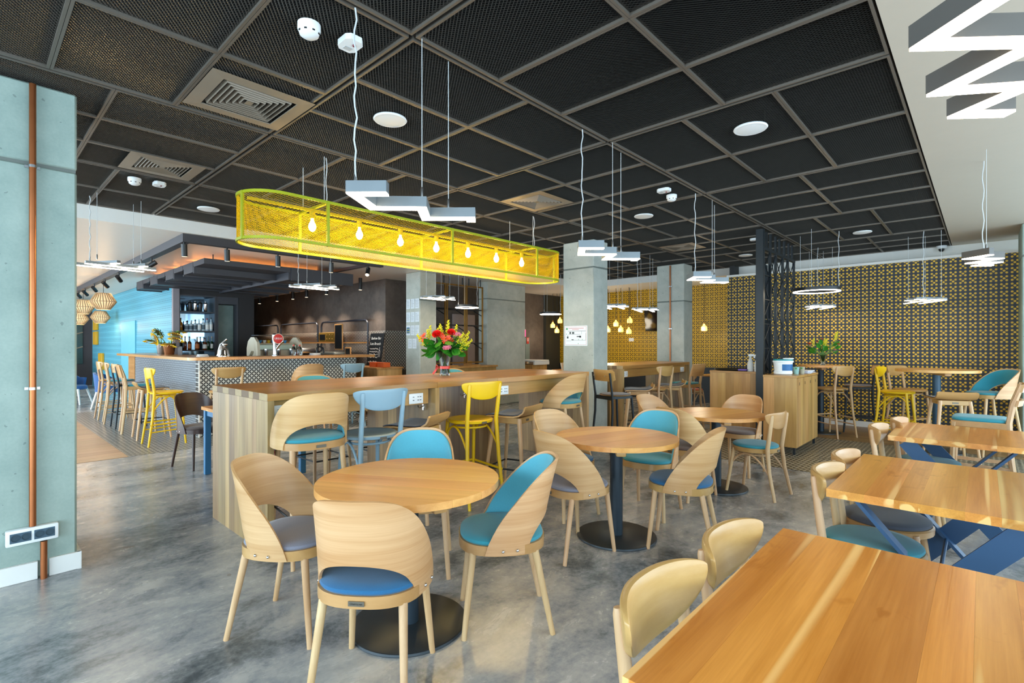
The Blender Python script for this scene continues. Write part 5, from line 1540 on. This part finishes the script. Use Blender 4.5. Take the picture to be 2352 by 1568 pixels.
for y in (7.7, 7.86, 8.05, 8.3, 8.5, 8.75, 9.0, 9.2): obj('top_hanger', box(B(), -.012, .012, y - .025, y + .025, 2.8, 3.05), BLACKM, ls)
obj('head_rail', box(B(), -.02, .02, 7.6, 9.32, 2.78, 2.82), BLACKM, ls)
for a, b in ((7.64, 8.02), (8.02, 8.3), (8.3, 8.66), (8.66, 8.94), (8.94, 9.3)):
    for q in range(5):
        z = 1.03 + .35 * q
        obj('brace', tube(B(), [(0, a, z), (0, b, z + .35)], .0065, 5), BLACKM, ls); obj('brace', tube(B(), [(-.01, b, z), (-.01, a, z + .35)], .0065, 5), BLACKM, ls)
        obj('rung', box(B(), -.008, .008, a, b, z - .005, z + .005), BLACKM, ls)
pm = mesh('perforated_sheet', mesh_sheet(.86, .58, 36, 38), BLACKM, False)
for y in (7.83,):
    for z in (1.4, 2.2):
        o = link('perforated_sheet', pm, ls, (-.03, y, z)); o.rotation_euler = (R(90), 0, R(90)); o.scale = (.42, 1.35, 1)
t = thing('cleaning_bucket', 'white plastic bucket with a teal lid and blue label', 'bucket', (-1.99, 7.55, 1.03))
obj('tub', lathe(B(), [(.1, 0), (.112, .008), (.114, .04), (.108, .045), (.116, .16), (.126, .165), (.128, .185), (.118, .19)], 32), WPLASTIC, t)
obj('lid', lathe(B(), [(.119, .188), (.119, .202), (.1, .207), (0, .207)], 32), plain('lid_teal', '#0f8f97', .4), t)
bm = B()
for k in range(9):
    a = R(-80 + 95 * k / 8); bm.verts.new((.1135 * math.cos(a), .1135 * math.sin(a), .055)); bm.verts.new((.1165 * math.cos(a), .1165 * math.sin(a), .14))
bm.verts.ensure_lookup_table()
for k in range(8): bm.faces.new((bm.verts[2 * k], bm.verts[2 * k + 2], bm.verts[2 * k + 3], bm.verts[2 * k + 1]))
obj('label', bm, plain('label_blue', '#1d5f96', .5, 0, .4, 30), t)
o = tag(obj('cloth', cushion(.065, .05, 0, .018, 3), WPLASTIC, None, (-1.93, 7.57, 1.237)), 'crumpled white cloth lying on the bucket lid', 'cloth')
for k, (x, y, c, lab) in enumerate(((-1.87, 7.71, '#8fb5ad', 'pale green paper cup beside the white bucket'), (-1.83, 7.83, '#a9a088', 'beige paper cup behind the pale green one'))):
    t = thing('paper_cup', lab, 'cup', (x, y, 1.03))
    obj('cup', lathe(B(), [(.03, 0), (.042, .095), (.044, .1), (.04, .098), (.028, .005), (0, .005)], 20, cap=False), plain('cup_paper_%d' % k, c, .6), t)
    obj('tag', box(B(), .0, .02, -.043, -.04, .07, .09), plain('tag_green', '#4f9d3c', .5), t)
t = thing('paper_pile', 'pile of white papers at the back of the plank cabinet', 'papers', (-1.88, 8.12, 1.03))
for k in range(5): obj('sheet', box(B(), -.1, .1, -.15, .15, .008 * k, .008 * k + .007), plain('paper_%d' % (k % 2), ('#e8e8ee', '#cfd0da')[k % 2], .5), t, (random.uniform(-.01, .01), random.uniform(-.02, .02), 0), random.uniform(-.15, .15))
for k, (x, lab) in enumerate(((-2.57, 'white spray bottle on the plain cabinet, in full view'), (-2.47, 'white spray bottle partly behind the black post'))):
    t = thing('spray_bottle', lab, 'bottle', (x, 8.05, 1.03), R(200))
    obj('bottle', lathe(B(), [(.042, 0), (.044, .01), (.044, .11), (.03, .16), (.016, .2), (.015, .225)], 18), plain('hdpe', '#d6d8d6', .5), t)
    obj('trigger_head', box(box(B(), -.05, .03, -.014, .014, .225, .26, .006), -.065, -.045, -.012, .012, .2, .25), WPLASTIC, t)
o = tag(obj('tray', lathe(B(), [(0, 0), (.3, 0), (.32, .02), (.315, .022), (.295, .008), (0, .008)], 36), BLACKP, None, (-2.86, 8.28, 1.03)), 'round black serving tray lying on the plain cabinet', 'tray')
o = tag(obj('cleaning_cloth', box(B(), -.06, .06, -.05, .05, 0, .025, .008, 2), plain('purple_cloth', '#7d63b0', .8), None, (-2.66, 8.0, 1.0395)), 'folded purple cloth on the edge of the black tray', 'cloth')

# ------------------------------------------------------------------ flowers
def leaf_mesh(l, w_):
    bm = B(); rows = []
    for i in range(6):
        t_ = i / 5; hw = w_ * math.sin(math.pi * min(1, t_ * .92 + .06)) ** .8
        rows.append([(-hw, l * t_, -.3 * hw + .12 * l * t_ * (1 - t_)), (0, l * t_, .12 * l * t_ * (1 - t_)), (hw, l * t_, -.3 * hw + .12 * l * t_ * (1 - t_))])
    grid(bm, rows); return bm
LEAFM = mesh('leaf', leaf_mesh(.11, .036), plain('bouquet_leaf', '#2f7d1c', .45, 0, .3, 25))
def put(me, name, parent, loc, d, roll=0, s=1):
    o = link(name, me, parent, loc)
    o.rotation_euler = (Vector(d).normalized().to_track_quat('Y', 'Z') @ Matrix.Rotation(roll, 3, 'Y').to_quaternion()).to_euler(); o.scale = (s, s, s); return o
def rose_mesh(r, mat):
    bm = B()
    for ring_, (rad, tilt, n, h) in enumerate(((.95, .75, 5, 1.0), (.68, .4, 5, 1.1), (.42, .2, 4, 1.15), (.2, .05, 3, 1.15))):
        for k in range(n):
            a0 = 2 * math.pi * k / n + ring_ * .5; rows = []
            for i in range(5):
                t_ = i / 4; rr = r * rad * (.45 + .55 * t_ ** .7) * (1 + tilt * .25 * t_ * t_); z = r * h * t_ * (1 - .12 * tilt)
                rows.append([(rr * math.cos(a0 + u * (.75 if n > 3 else 1.0)), rr * math.sin(a0 + u * (.75 if n > 3 else 1.0)), z - .12 * r * abs(u) * t_) for u in (-1, -.5, 0, .5, 1)])
            grid(bm, rows)
    return mesh('rose', bm, mat)
def bloom_mesh(r, mat, n=6):
    bm = B()
    for k in range(n):
        a = 2 * math.pi * k / n; rows = []
        for i in range(4):
            t_ = i / 3; w_ = .38 * r * math.sin(math.pi * (.15 + .75 * t_))
            c, s = math.cos(a), math.sin(a); rr = r * t_; z = r * (.9 * t_ - .35 * t_ * t_)
            rows.append([(rr * c - w_ * -s * u, rr * s - w_ * c * u, z + .1 * r * abs(u)) for u in (-1, 0, 1)])
        grid(bm, rows)
    return mesh('bloom', bm, mat)
def spray_mesh():
    bm = B(); random.seed(2)
    tube(bm, [(0, 0, 0), (.005, .004, .07), (.016, .0, .14)], .0018, 5)
    for k in range(46):
        z = .02 + .12 * k / 46; sp = .03 * (1 - (z / .15)) + .006; a = random.uniform(0, 6.28); rr = random.uniform(.3, 1) * sp
        ball(bm, (rr * math.cos(a) + .1 * z, rr * math.sin(a), z), .0052, 5, 4)
    return mesh('goldenrod', bm, plain('goldenrod', '#d8cf12', .6, 0, .2, 60))
REDR = plain('rose_red', '#e01812', .5, 0, .15, 30); ORB = plain('bloom_orange', '#d84a22', .5, 0, .2, 40); PKB = plain('bloom_pink', '#e0788c', .5, 0, .2, 40)
ROSE = rose_mesh(.042, REDR); BLO = bloom_mesh(.033, ORB); BLP = bloom_mesh(.028, PKB, 6); SPR = spray_mesh()
def glass_vase(label, loc, h, r0, r1, ribbon_=True):
    t = thing('glass_vase', label, 'vase', loc)
    obj('vase_glass', lathe(B(), [(0, 0), (r0, 0), (r0 * 1.03, .01), (r0 * .97, h * .4), (r1, h), (r1 - .005, h), (r0 * .97 - .006, h * .4), (r0 - .004, .02), (0, .018)], 28, cap=False), GLASS, t)
    if ribbon_:
        RB = plain('ribbon_red', '#e8402e', .35)
        obj('ribbon', lathe(B(), [(r0 + .004, h * .27), (r0 + .004, h * .38)], 28, cap=False), RB, t)
        for s in (-1, 1): obj('bow_loop', tube(B(), [(-r0 * .6, -r0, h * .33), (-r0 * .9 - .02, -r0 - .01, h * .33 + s * .025), (-r0 * 1.2, -r0 - .02, h * .33)], .008, 6, True), RB, t)
        obj('ribbon_tail', box(B(), -.012, .012, -.001, .001, -.09, 0), RB, t, (-r0 * 1.25, -r0 * .9, h * .31)).rotation_euler = (0, R(40), R(20))
    return t
glass_vase('flared glass vase with a red ribbon on the long bar table', (-4.28, 3.54, 1.1), .27, .052, .085)
bq = thing('flower_bouquet', 'bouquet of red roses and yellow sprays in the ribboned vase', 'flowers', (-4.28, 3.54, 1.1))
random.seed(12)
rt = Vector((.733, .6802, 0)); tw = Vector((.6802, -.733, 0))      # across the table, towards the room
def bp(u, z, d): return rt * u + tw * d + Vector((0, 0, z))
STB = plain('bouquet_stem', '#5e8a3a', .5, 0, .2, 20)
def stem_to(p):
    q = Vector((-p.x * .25, -p.y * .25, .03)); obj('stem', tube(B(), [q, Vector((p.x * .22, p.y * .22, .27)), p], .003, 5), STB, bq)
for u, z, d, s in ((-.065, .43, .1, 1.05), (.075, .45, .06, .95)):
    p = bp(u, z, d); stem_to(p); o = link('rose', ROSE, bq, p); o.rotation_euler = (Vector((p.x, p.y, .22)) + tw * .25).to_track_quat('Z', 'Y').to_euler(); o.scale = (s, s, s)
for me_, nm, L in ((BLO, 'bloom', ((-.24, .4, .04), (-.21, .43, .02), (-.2, .38, .08), (-.02, .43, .1), (.0, .4, .12), (.02, .36, .13), (.05, .4, .11), (.08, .37, .1), (-.17, .36, .06))), (BLP, 'bloom', ((.12, .44, .06), (.15, .44, .03), (.17, .42, .05), (.02, .295, .14), (.045, .295, .14), (.06, .3, .11)))):
    for u, z, d in L:
        p = bp(u, z, d); stem_to(p); o = link(nm, me_, bq, p); o.rotation_euler = (Vector((p.x, p.y, .18)) + tw * .2).to_track_quat('Z', 'Y').to_euler()
for u, z, d, tl in ((-.16, .4, .02, -.2), (-.15, .44, .0, -.1), (-.09, .46, -.04, .2), (.04, .46, -.02, -.1), (.03, .5, -.05, -.05), (.0, .43, .0, -.3), (.1, .45, -.02, .1), (.13, .38, .08, .6), (.16, .36, .06, .9), (.18, .4, .04, .7), (.15, .31, .09, 1.2), (-.2, .37, .05, -.7), (.19, .33, .05, 1.0)):
    p = bp(u, z - .05, d); stem_to(p); o = link('goldenrod_spray', SPR, bq, p); o.rotation_euler = (rt * tl + Vector((0, 0, 1)) + tw * .15).to_track_quat('Z', 'Y').to_euler(); o.scale = (1.25, 1.25, 1.1)
for k in range(60):
    u = random.uniform(-.2, .2); z = random.uniform(.27, .4) - abs(u) * .2; d = random.uniform(-.1, .13)
    put(LEAFM, 'leaf', bq, bp(u * .8, z, d), rt * (u * 4 + random.uniform(-.3, .3)) + tw * (d * 3 + .3) + Vector((0, 0, random.uniform(-.7, .35))), random.uniform(-1, 1), random.uniform(.75, 1.35))
glass_vase('small glass vase on the high table behind the cabinet', (-1.9, 9.45, 1.1), .17, .035, .055, False)
b2q = thing('flower_bouquet', 'loose bunch of mixed flowers on the high table behind the cabinet', 'flowers', (-1.9, 9.45, 1.1))
random.seed(4)
for k in range(22):
    u = random.uniform(-.24, .24); z = random.uniform(.22, .42); d = random.uniform(-.1, .1); p = bp(u, z, d)
    obj('stem', tube(B(), [(0, 0, .03), (p.x * .2, p.y * .2, .17), p], .003, 5), STB, b2q)
    if k % 3 == 0: o = link('bloom', BLO if k % 2 else BLP, b2q, p)
    elif k % 3 == 1: o = link('goldenrod_spray', SPR, b2q, p)
    put(LEAFM, 'leaf', b2q, p * .8, rt * u * 5 + Vector((0, 0, .6)) + tw * d * 4, random.uniform(-1, 1), .9)
o = link('green_bloom', BLO, b2q, bp(-.22, .33, 0)); o.scale = (1.5, 1.5, 1.5)

# ------------------------------------------------------------------ lounge beyond the bar
def tub_chair(label, loc, rz):
    t = thing('tub_chair', label, 'armchair', loc, rz, 'blue tub chairs in the lounge')
    UP = fabric('lounge_blue', '#2b5f9c'); rows = []
    for i in range(25):
        th = -125 + 250 * i / 24; c, s = math.cos(R(th)), math.sin(R(th)); zt = .62 + .18 * max(0, c) ** .7
        rows.append([(.33 * s * (.86 + .14 * k / 4), -.31 * c * (.86 + .14 * k / 4), .36 + (zt - .36) * k / 4) for k in range(5)])
    bm = B(); grid(bm, rows); bmesh.ops.recalc_face_normals(bm, faces=bm.faces[:]); bmesh.ops.solidify(bm, geom=bm.faces[:], thickness=.05)
    obj('tub_back', bm, UP, t); obj('seat_cushion', cushion(.27, .27, .36, .1), UP, t)
    for sx in (-1, 1):
        for sy in (-1, 1): obj('leg', leg((sx * .2, sy * .2, .37), (sx * .3, sy * .28, 0), .025, .018), WHITE, t)
    return t
tc = tub_chair('blue tub armchair on white legs, farther of two in the lounge', (-16.0, 1.75, 0), R(-30))
dup(tc, (-14.55, 2.25, 0), R(-20), 'blue tub armchair on white legs behind the bar stools')
t = thing('keyhole_chair', 'pale wooden chair with a keyhole back in the lounge', 'chair', (-17.6, 1.55, 0), R(-60))
bm = B(); hoop_pts = [(.09 * math.cos(R(20 * k)), 0, .78 + .12 * math.sin(R(20 * k))) for k in range(18)]
tube(bm, hoop_pts, .03, 8, True); obj('back_loop', bm, OAKR, t, (0, -.2, 0))
obj('back_stem', tube(B(), [(0, -.2, .67), (0, -.19, .45)], [.035, .09], 10), OAKR, t); obj('seat', lathe(B(), [(0, .42), (.22, .42), (.22, .45), (0, .455)], 24), OAKR, t)
for sx in (-1, 1):
    for sy in (-1, 1): obj('leg', leg((sx * .15, sy * .15, .42), (sx * .2, sy * .2, 0), .018, .014), OAKV, t)
t = thing('lounge_sofa', 'dark brown sofa against the far lounge wall', 'sofa', (-21.5, 1.3, 0), R(-90))
SO = fabric('sofa_brown', '#4a3c3c')
obj('base', box(B(), -1.0, 1.0, -.4, .4, .1, .42, .05, 2), SO, t); obj('back', box(B(), -1.0, 1.0, -.45, -.22, .3, 1.0, .06, 2), SO, t)
for s in (-1, 1): obj('arm', box(B(), s * .95 - .1, s * .95 + .1, -.4, .4, .2, .65, .05, 2), SO, t)
for sx in (-1, 1):
    for sy in (-1, 1): obj('foot', box(B(), sx * .9 - .03, sx * .9 + .03, sy * .33 - .03, sy * .33 + .03, 0, .1), BLACKP, t)
t = thing('serving_trolley', 'white-edged counter appliance beside the wide column', 'appliance', (-8.9, 10.35, 0))
obj('body', box(B(), -.4, .3, -.3, .3, 0, .9), CABW, t); obj('hood', box(B(), -.42, .38, -.3, .3, .98, 1.02, .01), WPLASTIC, t)
obj('hood_side', box(B(), .33, .38, -.3, .3, .9, .98), WPLASTIC, t); obj('hood_post', box(B(), -.4, -.36, -.3, .3, .9, .98), WPLASTIC, t)
